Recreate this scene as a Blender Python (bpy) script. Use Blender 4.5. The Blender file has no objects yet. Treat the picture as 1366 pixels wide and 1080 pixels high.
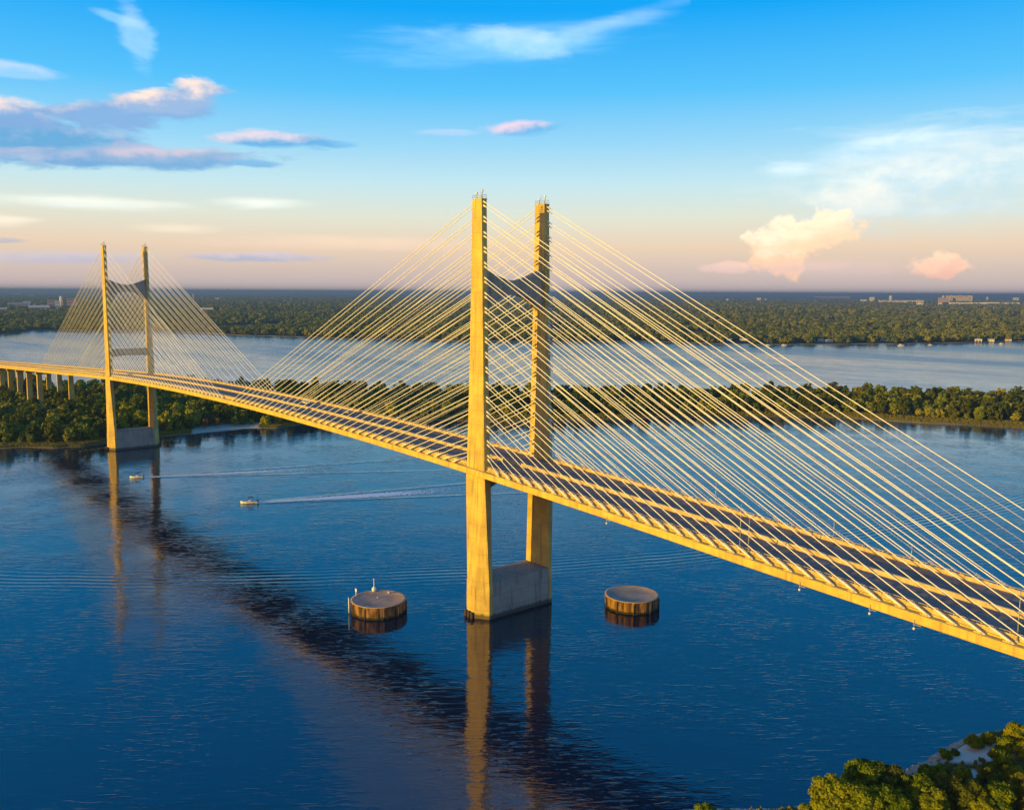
import bpy, math, random
import numpy as np
from mathutils import Vector, Matrix
random.seed(7); rng = np.random.default_rng(11)
R = math.radians
S = bpy.context.scene
COL = S.collection
# ------------------------------------------------------------------ camera
CAM = np.array([224.102, -186.324, 104.208]); YAW = .8767767; PIT = -.1242918; ROL = .0049642; FPX = 1200.
Fv = np.array([-math.sin(YAW)*math.cos(PIT), math.cos(YAW)*math.cos(PIT), math.sin(PIT)])
R0 = np.array([math.cos(YAW), math.sin(YAW), 0.]); U0 = np.cross(R0, Fv)
Rv = R0*math.cos(ROL)+U0*math.sin(ROL); Uv = -R0*math.sin(ROL)+U0*math.cos(ROL)
cd = bpy.data.cameras.new('camera'); cam = bpy.data.objects.new('camera', cd); COL.objects.link(cam)
cd.sensor_width = 36; cd.lens = 36*FPX/1366; cd.clip_start = 1; cd.clip_end = 200000
m = Matrix(((Rv[0], Uv[0], -Fv[0], CAM[0]), (Rv[1], Uv[1], -Fv[1], CAM[1]), (Rv[2], Uv[2], -Fv[2], CAM[2]), (0, 0, 0, 1)))
cam.matrix_world = m; S.camera = cam
def ray(x, y): return Fv+Rv*(x-683)/FPX+Uv*(540-y)/FPX
def gz(x, y, z=0.):          # survey helper: photo point to a place on the level z (returns world metres)
    d = ray(x, y); return CAM+d*(z-CAM[2])/d[2]
# ------------------------------------------------------------------ helpers
def tag(o, label=None, cat=None, group=None, kind=None):
    if label: o['label'] = label
    if cat: o['category'] = cat
    if group: o['group'] = group
    if kind: o['kind'] = kind
    return o
def empty(name, loc=(0, 0, 0), rz=0., parent=None):
    o = bpy.data.objects.new(name, None); COL.objects.link(o); o.location = loc; o.rotation_euler = (0, 0, rz)
    o.empty_display_size = 1
    if parent: o.parent = parent
    return o
class MB:
    def __init__(s): s.v = []; s.f = []; s.m = []; s.sm = []
    def add(s, vs, fs, mi=0, smooth=False):
        b = len(s.v); s.v += [tuple(map(float, p)) for p in vs]
        for f in fs: s.f.append([b+i for i in f]); s.m.append(mi); s.sm.append(smooth)
        return s
    def hexa(s, p, mi=0):      # 8 points: 4 lower ccw, 4 upper ccw
        return s.add(p, [(3, 2, 1, 0), (4, 5, 6, 7), (0, 1, 5, 4), (1, 2, 6, 5), (2, 3, 7, 6), (3, 0, 4, 7)], mi)
    def box(s, x0, x1, y0, y1, z0, z1, mi=0):
        return s.hexa([(x0, y0, z0), (x1, y0, z0), (x1, y1, z0), (x0, y1, z0), (x0, y0, z1), (x1, y0, z1), (x1, y1, z1), (x0, y1, z1)], mi)
    def loft(s, loops, mi=0, smooth=False, caps=True, closed=True):
        n = len(loops[0]); vs = [p for l in loops for p in l]; fs = []
        for k in range(len(loops)-1):
            for i in range(n if closed else n-1):
                j = (i+1) % n; fs.append((k*n+i, k*n+j, (k+1)*n+j, (k+1)*n+i))
        if caps and closed: fs.append(tuple(range(n))[::-1]); fs.append(tuple((len(loops)-1)*n+i for i in range(n)))
        return s.add(vs, fs, mi, smooth)
    def tube(s, p0, p1, r0, r1=None, n=8, mi=0, caps=True):
        r1 = r0 if r1 is None else r1
        a = Vector(p0); b = Vector(p1); d = (b-a).normalized()
        u = d.cross(Vector((0, 0, 1))) if abs(d.z) < .99 else d.cross(Vector((1, 0, 0)))
        u.normalize(); w = d.cross(u)
        L = []
        for p, r in ((a, r0), (b, r1)):
            L.append([p+(u*math.cos(t)+w*math.sin(t))*r for t in [2*math.pi*i/n for i in range(n)]])
        return s.loft([[tuple(q) for q in l] for l in L], mi, True, caps)
    def lathe(s, c, prof, n=24, mi=0, smooth=True):
        return s.loft([[(c[0]+r*math.cos(2*math.pi*i/n), c[1]+r*math.sin(2*math.pi*i/n), c[2]+z) for i in range(n)] for r, z in prof], mi, smooth)
    def mesh(s, name, mats):
        me = bpy.data.meshes.new(name); me.from_pydata(s.v, [], s.f)
        for m_ in (mats if isinstance(mats, (list, tuple)) else [mats]): me.materials.append(m_)
        me.polygons.foreach_set('material_index', s.m); me.polygons.foreach_set('use_smooth', s.sm)
        me.update(); return me
    def build(s, name, mats, parent=None):
        o = bpy.data.objects.new(name, s.mesh(name, mats)); COL.objects.link(o)
        if parent: o.parent = parent
        return o
# ------------------------------------------------------------------ materials
def newmat(name):
    m_ = bpy.data.materials.new(name); m_.use_nodes = True; nt = m_.node_tree; nt.nodes.clear(); return m_, nt
class N:
    """small node-building shorthand"""
    def __init__(s, nt): s.nt = nt
    def new(s, t, **kw):
        n = s.nt.nodes.new(t)
        for k, v in kw.items(): setattr(n, k, v)
        return n
    def put(s, sock, v):
        if v is None: return
        if isinstance(v, bpy.types.NodeSocket): s.nt.links.new(v, sock)
        else:
            if hasattr(sock, 'default_value'):
                try: sock.default_value = v
                except Exception: sock.default_value = (v, v, v)
    def M(s, op, a, b=None, c=None, clamp=False):
        n = s.new('ShaderNodeMath', operation=op, use_clamp=clamp)
        s.put(n.inputs[0], a); s.put(n.inputs[1], b)
        if c is not None: s.put(n.inputs[2], c)
        return n.outputs[0]
    def noise(s, vec, scale, detail=4, rough=.5, dist=0.):
        n = s.new('ShaderNodeTexNoise'); s.put(n.inputs['Vector'], vec)
        n.inputs['Scale'].default_value = scale; n.inputs['Detail'].default_value = detail
        n.inputs['Roughness'].default_value = rough; n.inputs['Distortion'].default_value = dist
        return n.outputs['Fac']
    def mapv(s, vec, scale=(1, 1, 1), rot=(0, 0, 0), loc=(0, 0, 0)):
        n = s.new('ShaderNodeMapping'); s.put(n.inputs['Vector'], vec)
        n.inputs['Scale'].default_value = scale; n.inputs['Rotation'].default_value = rot; n.inputs['Location'].default_value = loc
        return n.outputs[0]
    def mix(s, f, a, b, bt='MIX'):
        n = s.new('ShaderNodeMix', data_type='RGBA', blend_type=bt)
        s.put(n.inputs['Factor'], f)
        for sock, v in ((n.inputs[6], a), (n.inputs[7], b)):
            if isinstance(v, bpy.types.NodeSocket): s.nt.links.new(v, sock)
            else: sock.default_value = (*v[:3], 1)
        return n.outputs[2]
    def smooth(s, v, lo, hi, tlo=0., thi=1.):
        n = s.new('ShaderNodeMapRange', interpolation_type='SMOOTHSTEP'); s.put(n.inputs[0], v)
        n.inputs[1].default_value = lo; n.inputs[2].default_value = hi; n.inputs[3].default_value = tlo; n.inputs[4].default_value = thi
        return n.outputs[0]
    def ramp(s, v, stops):
        n = s.new('ShaderNodeValToRGB'); s.put(n.inputs[0], v); cr = n.color_ramp
        while len(cr.elements) < len(stops): cr.elements.new(.5)
        for e, (p, c) in zip(cr.elements, stops): e.position = p; e.color = (*c, 1)
        return n.outputs[0]
    def geo(s): return s.new('ShaderNodeNewGeometry').outputs['Position']
    def bump(s, h, strength, dist=1., nrm=None):
        n = s.new('ShaderNodeBump'); s.put(n.inputs['Height'], h); n.inputs['Strength'].default_value = strength
        n.inputs['Distance'].default_value = dist
        if nrm is not None: s.put(n.inputs['Normal'], nrm)
        return n.outputs[0]
    def princ(s, col, rough=.8, spec=.3, normal=None, metal=0., **kw):
        n = s.new('ShaderNodeBsdfPrincipled'); s.put(n.inputs['Base Color'], col if isinstance(col, bpy.types.NodeSocket) else (*col, 1))
        s.put(n.inputs['Roughness'], rough); n.inputs['Specular IOR Level'].default_value = spec; n.inputs['Metallic'].default_value = metal
        if normal is not None: s.put(n.inputs['Normal'], normal)
        return n
    def out(s, sh):
        o = s.new('ShaderNodeOutputMaterial'); s.nt.links.new(sh, o.inputs['Surface']); return o
def surf(name, c1, c2, scale=.5, rough=.85, streak=0., dirt=None, bump=.2, detail=5, spec=.3, metal=0., fine=8.):
    """two-tone weathered surface, optional vertical run-off streaks"""
    m_, nt = newmat(name); n = N(nt); p = n.geo()
    f = n.smooth(n.noise(p, scale, detail, .6), .3, .7)
    col = n.mix(f, c1, c2)
    if dirt:
        st = n.noise(n.mapv(p, (1, 1, .06)), .9, 4, .65)
        col = n.mix(n.M('MULTIPLY', n.smooth(st, .5, .72), streak), col, dirt)
        jt = n.M('FRACT', n.M('MULTIPLY', n.M('ADD', nt_z(n, p), 1000.), 1/4.6))
        col = n.mix(n.M('MULTIPLY', n.M('LESS_THAN', jt, .04), .4), col, dirt)
    if dirt:
        zl = n.M('ADD', nt_z(n, p), n.M('MULTIPLY', n.noise(n.mapv(p, (1, 1, .2)), .7, 4), -1.6))
        col = n.mix(n.M('MULTIPLY', n.smooth(zl, .1, 1.3, 1, 0), .85), col, (.045, .042, .03))
    b = n.bump(n.noise(p, fine, 4, .6), bump, .15)
    n.out(n.princ(col, rough, spec, b, metal).outputs[0]); return m_
def nt_z(n, p):
    x = n.new('ShaderNodeSeparateXYZ'); n.put(x.inputs[0], p); return x.outputs[2]
MAT = {}
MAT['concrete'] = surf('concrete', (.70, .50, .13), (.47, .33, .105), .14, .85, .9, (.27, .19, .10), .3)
MAT['pier_concrete'] = surf('pier_concrete', (.36, .34, .30), (.27, .26, .235), .2, .85, .7, (.10, .10, .09), .3)
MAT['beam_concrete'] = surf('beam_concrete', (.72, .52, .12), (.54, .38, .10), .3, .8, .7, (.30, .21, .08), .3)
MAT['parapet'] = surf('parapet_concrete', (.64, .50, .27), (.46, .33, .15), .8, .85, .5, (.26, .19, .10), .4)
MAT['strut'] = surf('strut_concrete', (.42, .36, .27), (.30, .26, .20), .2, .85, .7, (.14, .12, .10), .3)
MAT['cable'] = surf('cable_white', (.84, .81, .78), (.74, .71, .67), .4, .55, 0, None, .02)
MAT['sleeve'] = surf('sleeve_white', (.82, .79, .72), (.70, .66, .58), 1., .5, 0, None, .05)
MAT['steel'] = surf('galvanised_steel', (.45, .45, .44), (.34, .34, .33), 2., .5, 0, None, .1, metal=.4)
MAT['dark_steel'] = surf('dark_steel', (.05, .045, .04), (.08, .06, .05), 2., .6, 0, None, .1)
MAT['white_paint'] = surf('white_paint', (.80, .79, .76), (.70, .68, .64), 1.5, .5, 0, None, .05)
MAT['red_paint'] = surf('red_paint', (.45, .03, .02), (.35, .03, .02), 1.5, .5, 0, None, .05)
MAT['rubber'] = surf('fender_rubber', (.09, .06, .045), (.05, .035, .03), 2., .8, 0, None, .3)
MAT['timber'] = surf('weathered_timber', (.16, .12, .08), (.09, .065, .045), 1.2, .9, .3, (.03, .025, .02), .5)
MAT['glass'] = surf('dark_glass', (.03, .035, .04), (.05, .05, .05), 1., .15, 0, None, .0, spec=.6)
MAT['bark'] = surf('bark', (.11, .085, .06), (.17, .13, .09), 2.5, .95, 0, None, .7)
MAT['rock'] = surf('rock', (.58, .48, .36), (.36, .29, .21), 1.2, .9, 0, None, .8, fine=3)
MAT['pale_rock'] = surf('pale_rock', (.62, .55, .45), (.40, .34, .27), 1.5, .9, 0, None, .8, fine=3)
MAT['lane'] = surf('lane_paint', (.55, .53, .50), (.20, .19, .19), 1.5, .8, 0, None, .05)
MAT['cream_wall'] = surf('cream_wall', (.72, .56, .42), (.60, .46, .34), .05, .85, 0, None, .1)
MAT['white_wall'] = surf('white_wall', (.80, .77, .72), (.70, .67, .62), .05, .85, 0, None, .1)
MAT['pink_wall'] = surf('pink_wall', (.62, .38, .31), (.52, .32, .26), .05, .85, 0, None, .1)
MAT['grey_roof'] = surf('grey_roof', (.42, .42, .42), (.30, .30, .30), .3, .8, 0, None, .1)
MAT['brown_roof'] = surf('brown_roof', (.20, .14, .11), (.14, .10, .08), .3, .8, 0, None, .1)

def asphalt():
    m_, nt = newmat('asphalt'); n = N(nt); p = n.geo()
    a = n.noise(n.mapv(p, (.03, .9, 1)), 1., 5, .6); b = n.noise(p, .25, 5, .6)
    col = n.mix(n.smooth(n.M('MULTIPLY', n.M('ADD', a, b), .5), .35, .65), (.15, .105, .082), (.28, .20, .16))
    n.out(n.princ(col, .85, .3, n.bump(n.noise(p, 5, 4), .3, .05)).outputs[0]); return m_
MAT['asphalt'] = asphalt()
def sheet_steel():          # rusty sheet-pile wall: stains follow the interlocking piles
    m_, nt = newmat('rusty_sheet_piling'); n = N(nt); p = n.geo()
    a = n.noise(n.mapv(p, (1, 1, .15)), .9, 4, .6); b = n.noise(p, 2.5, 4, .6)
    col = n.mix(n.smooth(a, .38, .62), (.05, .027, .016), (.32, .165, .05)); col = n.mix(n.smooth(b, .5, .7), col, (.15, .08, .04)); z_ = n.M('ADD', nt_z(n, p), n.M('MULTIPLY', a, -1.)); col = n.mix(n.smooth(z_, -.1, .6, 1, 0), col, (.02, .022, .012))
    n.out(n.princ(col, .8, .3, n.bump(b, .4, .1)).outputs[0]); return m_
MAT['sheet'] = sheet_steel()
MAT['cell_top'] = surf('cell_cap_concrete', (.46, .33, .25), (.32, .24, .19), .35, .9, 0, None, .3, detail=6)

def leafmat(name, a, b, c, rand=1.):
    m_, nt = newmat(name); n = N(nt); p = n.geo()
    oi = n.new('ShaderNodeObjectInfo').outputs['Random']
    f = n.noise(p, .35, 3, .5)
    if name == 'far_leaves': f = n.M('MULTIPLY', n.M('ADD', f, n.noise(n.mapv(p, (.008, .008, 0)), 1., 4, .65)), .5)
    col = n.mix(n.smooth(f, .38, .62), a, b)
    col = n.mix(n.M('MULTIPLY', n.smooth(oi, .2, 1.), .85*rand), col, c)
    g = n.noise(p, 3., 2, .5); col = n.mix(n.smooth(g, .3, .8), col, n.mix(.35, col, c))
    d = n.new('ShaderNodeBsdfDiffuse'); n.put(d.inputs[0], col)
    t = n.new('ShaderNodeBsdfTranslucent'); n.put(t.inputs[0], n.mix(.5, col, (.12, .14, .01)))
    x = n.new('ShaderNodeMixShader'); x.inputs[0].default_value = .22
    nt.links.new(d.outputs[0], x.inputs[1]); nt.links.new(t.outputs[0], x.inputs[2]); n.out(x.outputs[0]); return m_
MAT['leaf'] = leafmat('oak_leaves', (.09, .135, .018), (.24, .295, .024), (.42, .38, .035))
MAT['leaf_bank'] = leafmat('bank_leaves', (.060, .115, .008), (.190, .245, .010), (.300, .300, .014))
MAT['leaf_dark'] = leafmat('dark_leaves', (.040, .068, .014), (.11, .135, .016), (.17, .17, .02))
MAT['leaf_brown'] = leafmat('dry_leaves', (.13, .085, .030), (.20, .12, .035), (.22, .13, .04))
MAT['leaf_far'] = leafmat('far_leaves', (.036, .082, .036), (.13, .175, .034), (.32, .29, .034))
MAT['grass'] = leafmat('marsh_grass', (.20, .19, .035), (.30, .25, .05), (.10, .12, .03), 0)

# ---------------- sun and sky
SUN_EL = R(6.8); sd = Vector((.095, 1., 0)).normalized()*math.cos(SUN_EL)+Vector((0, 0, -math.sin(SUN_EL)))   # travel direction of the light
sl = bpy.data.lights.new('sun', 'SUN'); so = bpy.data.objects.new('sun', sl); COL.objects.link(so)
sl.energy = 5.; sl.angle = R(.5); sl.color = (1., .64, .055)
so.rotation_euler = sd.to_track_quat('-Z', 'Y').to_euler()
w = bpy.data.worlds.new('World'); S.world = w; w.use_nodes = True; nt = w.node_tree; nt.nodes.clear(); n = N(nt)
D = n.new('ShaderNodeNewGeometry').outputs['Incoming']     # for the world: minus the view direction
neg = n.new('ShaderNodeVectorMath', operation='SCALE'); n.put(neg.inputs[0], D); neg.inputs['Scale'].default_value = -1
tc = n.new('ShaderNodeTexCoord').outputs['Generated']
def dot(v, c):
    q = n.new('ShaderNodeVectorMath', operation='DOT_PRODUCT'); n.put(q.inputs[0], v); q.inputs[1].default_value = tuple(c); return q.outputs['Value']
xr = dot(tc, R0); xf = dot(tc, (-math.sin(YAW), math.cos(YAW), 0)); zz = dot(tc, (0, 0, 1))
AZ = n.M('ARCTAN2', xr, xf); EL = n.M('ARCSINE', zz)
sky = n.new('ShaderNodeTexSky', sky_type='NISHITA'); sky.sun_disc = False; sky.sun_elevation = SUN_EL
sky.sun_rotation = math.atan2(-sd.x, -sd.y); sky.air_density = 1.2; sky.dust_density = 1.; sky.ozone_density = 2.
nish = n.mix(1., sky.outputs[0], (.10, .10, .10), 'MULTIPLY')
e01 = n.M('DIVIDE', EL, R(90), clamp=True)
def el(deg): return max(0, deg/90)
grad = n.ramp(e01, [(0, (.57, .46, .46)), (el(1.2), (.60, .48, .43)), (el(2.8), (.74, .57, .42)), (el(4.6), (.66, .68, .57)),
    (el(6.6), (.48, .69, .75)), (el(9.), (.27, .58, .80)), (el(12.), (.08, .46, .82)), (el(16.5), (.0, .32, .79)), (el(25), (.0, .28, .76)), (el(45), (.01, .18, .56)), (1, (.03, .13, .36))])
base = n.mix(.95, nish, grad)
# warm glow of the low sun on its own side of the sky
sunh = dot(tc, Vector((-sd.x, -sd.y, 0)).normalized())
glow = n.M('MULTIPLY', n.smooth(sunh, .25, .95), n.smooth(EL, R(5), R(55), 1, 0))
base = n.mix(glow, base, (.85, .47, .14))
# clouds: soft banks standing at fixed bearings in the sky
cv = n.new('ShaderNodeCombineXYZ'); n.put(cv.inputs[0], AZ); n.put(cv.inputs[1], EL)
w1 = n.noise(n.mapv(cv.outputs[0], (1, 3.2, 1)), 16, 7, .58, .3)
w2 = n.noise(n.mapv(cv.outputs[0], (1, 1.6, 1), loc=(3, 1, 0)), 34, 6, .6)
wc = n.noise(n.mapv(cv.outputs[0], (1, 1.1, 1), loc=(7, 2, 0)), 42, 5, .6)
ws = n.noise(n.mapv(cv.outputs[0], (1, 7., 1), rot=(0, 0, .12), loc=(5, 3, 0)), 9, 7, .6, .4)
def cloud(c, x, y, rx, ry, ang, light, shade, kind, amp, op, tilt=0., lbias=0.):
    d = ray(x, y); d = d/np.linalg.norm(d); a0 = math.atan2(d@R0, d@np.array([-math.sin(YAW), math.cos(YAW), 0])); e0 = math.asin(d[2])
    sx, sy = rx*{'s': 1.02, 'c': .80, 'w': 1.1}[kind]/FPX, ry*{'s': 1.0, 'c': .92, 'w': 1.2}[kind]/FPX; da = n.M('SUBTRACT', AZ, a0); de = n.M('SUBTRACT', EL, e0); ca, sa = math.cos(ang), math.sin(ang)
    u = n.M('DIVIDE', n.M('ADD', n.M('MULTIPLY', da, ca), n.M('MULTIPLY', de, sa)), sx)
    v = n.M('DIVIDE', n.M('SUBTRACT', n.M('MULTIPLY', de, ca), n.M('MULTIPLY', da, sa)), sy)
    q = n.M('SQRT', n.M('ADD', n.M('MULTIPLY', u, u), n.M('MULTIPLY', v, v)))
    nz = {'s': w1, 'c': wc, 'w': ws}[kind]
    f = n.M('ADD', n.M('SUBTRACT', 1., q), n.M('MULTIPLY', n.M('SUBTRACT', nz, .5), amp))
    mask = n.M('MULTIPLY', n.smooth(f, -.12, {'s': .50, 'c': .26, 'w': .95}[kind]), op)
    lit = n.smooth(n.M('ADD', n.M('ADD', n.M('SUBTRACT', v, n.M('MULTIPLY', u, tilt)), lbias), n.M('MULTIPLY', n.M('SUBTRACT', w2, .5), 3.)), -.7, .8)
    return n.mix(mask, c, n.mix(lit, shade, light))
PK = (.80, .62, .56); GB = (.16, .36, .60); GP = (.20, .36, .62); PE = (1.0, .60, .38); CR = (1., .86, .62)
CL = [
    (1250, 235, 190, 62, .05, (.85, .86, .80), (.50, .68, .78), 'w', 1.5, .75), (1180, 195, 120, 16, .1, (.70, .86, .92), (.45, .70, .85), 'w', 1.6, .6),
    (1050, 228, 42, 9, 0, (.75, .88, .9), (.6, .8, .88), 'w', 1.2, .6), (1150, 268, 60, 20, 0, (.95, .88, .74), (.8, .8, .74), 'w', 1.2, .6),
    (1042, 330, 52, 40, .1, CR, PE, 'c', 2.1, .92), (1092, 308, 60, 26, .25, (1., .86, .60), (1., .66, .42), 'c', 2.0, .9), (970, 357, 40, 9, 0, (.95, .62, .50), (.8, .55, .5), 'c', 1.2, .6),
    (1256, 354, 42, 17, 0, (1., .68, .46), (.90, .50, .38), 'c', 1.8, .85), (1090, 358, 110, 12, 0, (.85, .58, .48), (.66, .5, .5), 'w', 1.2, .6),
    (25, 180, 130, 34, -.05, (.42, .48, .66), (.10, .32, .58), 's', 1.8, .88, 0., -.6), (15, 150, 60, 20, 0, (.98, .72, .60), GP, 's', 1.8, .85, 0, -.3),
    (165, 150, 125, 20, .10, PK, GP, 's', 2.5, .85, 0, -.8), (245, 130, 70, 20, .22, (.98, .74, .60), (.28, .42, .64), 's', 2.5, .95, 0, -.35),
    (165, 210, 190, 15, .06, (.42, .46, .62), (.14, .34, .60), 's', 2.3, .88), (225, 207, 100, 9, .08, (.66, .54, .60), (.24, .4, .6), 's', 2.2, .6, 0, -.3),
    (368, 188, 85, 11, .0, (.74, .62, .68), (.10, .36, .66), 's', 1.9, .85, .9, -.2), (340, 218, 36, 5, 0, (.2, .45, .7), (.16, .40, .66), 's', 1.2, .8),
    (452, 193, 28, 5, 0, (.15, .45, .75), (.12, .4, .7), 's', 1., .6),
    (694, 172, 60, 10, .06, (.80, .60, .70), (.14, .42, .72), 's', 1.4, .9, .9), (600, 177, 50, 5, 0, (.55, .6, .8), (.4, .6, .85), 's', 1.4, .5),
    (695, 58, 70, 19, -.22, (.75, .86, .97), (.40, .68, .95), 's', 1.9, .55), (660, 60, 170, 24, .05, (.35, .66, .96), (.25, .6, .95), 'w', 1.6, .6), (800, 38, 110, 12, .22, (.55, .76, .97), (.35, .66, .95), 'w', 1.4, .45),
    (182, 50, 20, 38, .35, (.60, .78, .97), (.4, .7, .95), 's', 1.7, .42), (155, 24, 36, 7, -.2, (.50, .74, .97), (.4, .7, .95), 's', 1.5, .4), (8, 92, 60, 10, 0, (.60, .68, .86), (.35, .6, .85), 's', 1.4, .6),
    (350, 271, 66, 8, 0, (.95, .93, .80), (.8, .86, .8), 'w', 1.2, .8), (110, 271, 140, 8, 0, (.93, .92, .80), (.8, .86, .8), 'w', 1.4, .7), (5, 294, 40, 7, 0, (.98, .85, .66), (.9, .8, .66), 'w', 1.2, .6),
    (350, 343, 95, 7, 0, (.62, .54, .58), (.38, .42, .56), 's', 1.4, .85), (80, 343, 130, 9, 0, (.60, .54, .58), (.46, .46, .58), 'w', 1.4, .8), (5, 320, 24, 4, 0, (.5, .5, .55), (.4, .42, .5), 's', 1.4, .7),
    (480, 325, 190, 10, 0, (.95, .70, .50), (.85, .64, .5), 'w', 1.6, .45), (230, 305, 60, 7, 0, (.98, .80, .6), (.9, .78, .6), 'w', 1.4, .5)]
def bgnode(c):
    q = n.new('ShaderNodeBackground'); n.put(q.inputs[0], c); q.inputs[1].default_value = 1.; return q.outputs[0]
def mixs(f, a, b):
    q = n.new('ShaderNodeMixShader'); n.put(q.inputs[0], f); nt.links.new(a, q.inputs[1]); nt.links.new(b, q.inputs[2]); return q.outputs[0]
cL = cR = base
for a in CL:
    if a[0] > 905: cR = cloud(cR, *a)
    else: cL = cloud(cL, *a)
def both(a, b): return n.M('MULTIPLY', a, b)
low = n.M('LESS_THAN', EL, R(24)); up = n.M('GREATER_THAN', EL, 0.); frt = n.M('LESS_THAN', n.M('ABSOLUTE', AZ), R(46))
region = both(both(low, up), frt)
bgs = mixs(region, bgnode(base), mixs(n.M('GREATER_THAN', AZ, (905-683)/FPX), bgnode(cL), bgnode(cR)))
wo = n.new('ShaderNodeOutputWorld'); nt.links.new(bgs, wo.inputs[0])
w.cycles.sampling_method = 'MANUAL'; w.cycles.sample_map_resolution = 512

# ------------------------------------------------------------------ the bridge (along X; near tower x=0, far tower x=-396)
YC = -.4
def zb(x):                                # level of the deck's underside
    d = abs(x+198)
    return 50-9.2e-5*d*d if d < 300 else 41.72-.0455*(d-300)
bridge = empty('cable_stayed_bridge', (0, YC, 0))
tag(bridge, 'long cable stayed bridge with two H shaped towers and sunlit golden deck', 'bridge')
xs = [-1250+10.3*i for i in range(int(1520/10.3)+1)]
def sweep(prof, name, mat, step=1, x0=-1e9, x1=1e9):
    b = MB(); X = [x for x in xs if x0 <= x <= x1][::step]
    b.loft([[(x, y, zb(x)+z) for y, z in prof] for x in X]); return b.build(name, mat, bridge)
for s in (-1, 1):
    pr = [(15.5, 0.12), (15.6, .3), (15.6, 1.85), (15.4, 2.05), (13.75, 2.0), (13.75, 2.3), (13.4, 2.3), (13.4, .12)]
    pr = [(y*s, z) for y, z in pr]
    sweep(pr if s > 0 else pr[::-1], 'edge_beam', MAT['beam_concrete'])
# slab with transverse floor beams
b = MB(); b.loft([[(x, -13.397, zb(x)+1.5), (x, 13.397, zb(x)+1.5), (x, 13.397, zb(x)+2.25), (x, -13.397, zb(x)+2.25)] for x in xs])
for x in xs[:-1]:
    for q in (0, 5.15):
        X = x+q; b.box(X-.25, X+.25, -13.39, 13.39, zb(X)+.25, zb(X)+1.49)
b.build('deck_slab', MAT['concrete'], bridge)
for s in (-1, 1):
    y0, y1 = (.9*s, 12.6*s); y0, y1 = min(y0, y1), max(y0, y1)
    b = MB(); b.loft([[(x, y0, zb(x)+2.256), (x, y1, zb(x)+2.256), (x, y1, zb(x)+2.30), (x, y0, zb(x)+2.30)] for x in xs]); b.build('road_surface', MAT['asphalt'], bridge)
# lane markings
b = MB()
for s in (-1, 1):
    for yy, solid in ((1.7, 1), (5.1, 0), (8.6, 0), (12.1, 1)):
        if solid:
            b.loft([[(x, yy*s-.09, zb(x)+2.302), (x, yy*s+.09, zb(x)+2.302), (x, yy*s+.09, zb(x)+2.306), (x, yy*s-.09, zb(x)+2.306)] for x in xs])
        else:
            x = -1240.
            while x < 260:
                b.hexa([(X, Y, zb(X)+Z) for Z in (2.302, 2.306) for X, Y in ((x, yy*s-.08), (x+3, yy*s-.08), (x+3, yy*s+.08), (x, yy*s+.08))]); x += 12.2
b.build('lane_markings', MAT['lane'], bridge)
# parapets and median barrier
def parapet(name, yc, w0, w1, h, posts):
    b = MB(); L = []
    for x in xs: L.append([(x, yc-w0, zb(x)+2.26), (x, yc+w0, zb(x)+2.26), (x, yc+w0*.8, zb(x)+2.6), (x, yc+w1, zb(x)+2.26+h), (x, yc-w1, zb(x)+2.26+h), (x, yc-w0*.8, zb(x)+2.6)])
    b.loft(L)
    if posts:
        x = -1245.
        while x < 262:
            b.box(x-.35, x+.35, yc-w0*.92, yc+w0*.92, zb(x)+2.3, zb(x)+2.26+h+.14); x += 5.15
        b.loft([[(x, yc-.09, zb(x)+2.26+h+.33), (x, yc+.09, zb(x)+2.26+h+.33), (x, yc+.09, zb(x)+2.26+h+.42), (x, yc-.09, zb(x)+2.26+h+.42)] for x in xs])
        x = -1243.
        while x < 262:
            b.box(x-.08, x+.08, yc-.07, yc+.07, zb(x)+2.26+h-.02, zb(x)+2.26+h+.29); x += 2.575
    return b.build(name, MAT['parapet'], bridge)
parapet('parapet', -13.0, .34, .18, .95, True); parapet('parapet', 13.0, .34, .18, .95, True)
parapet('median_barrier', 0, .6, .3, 1.0, False)
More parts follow.
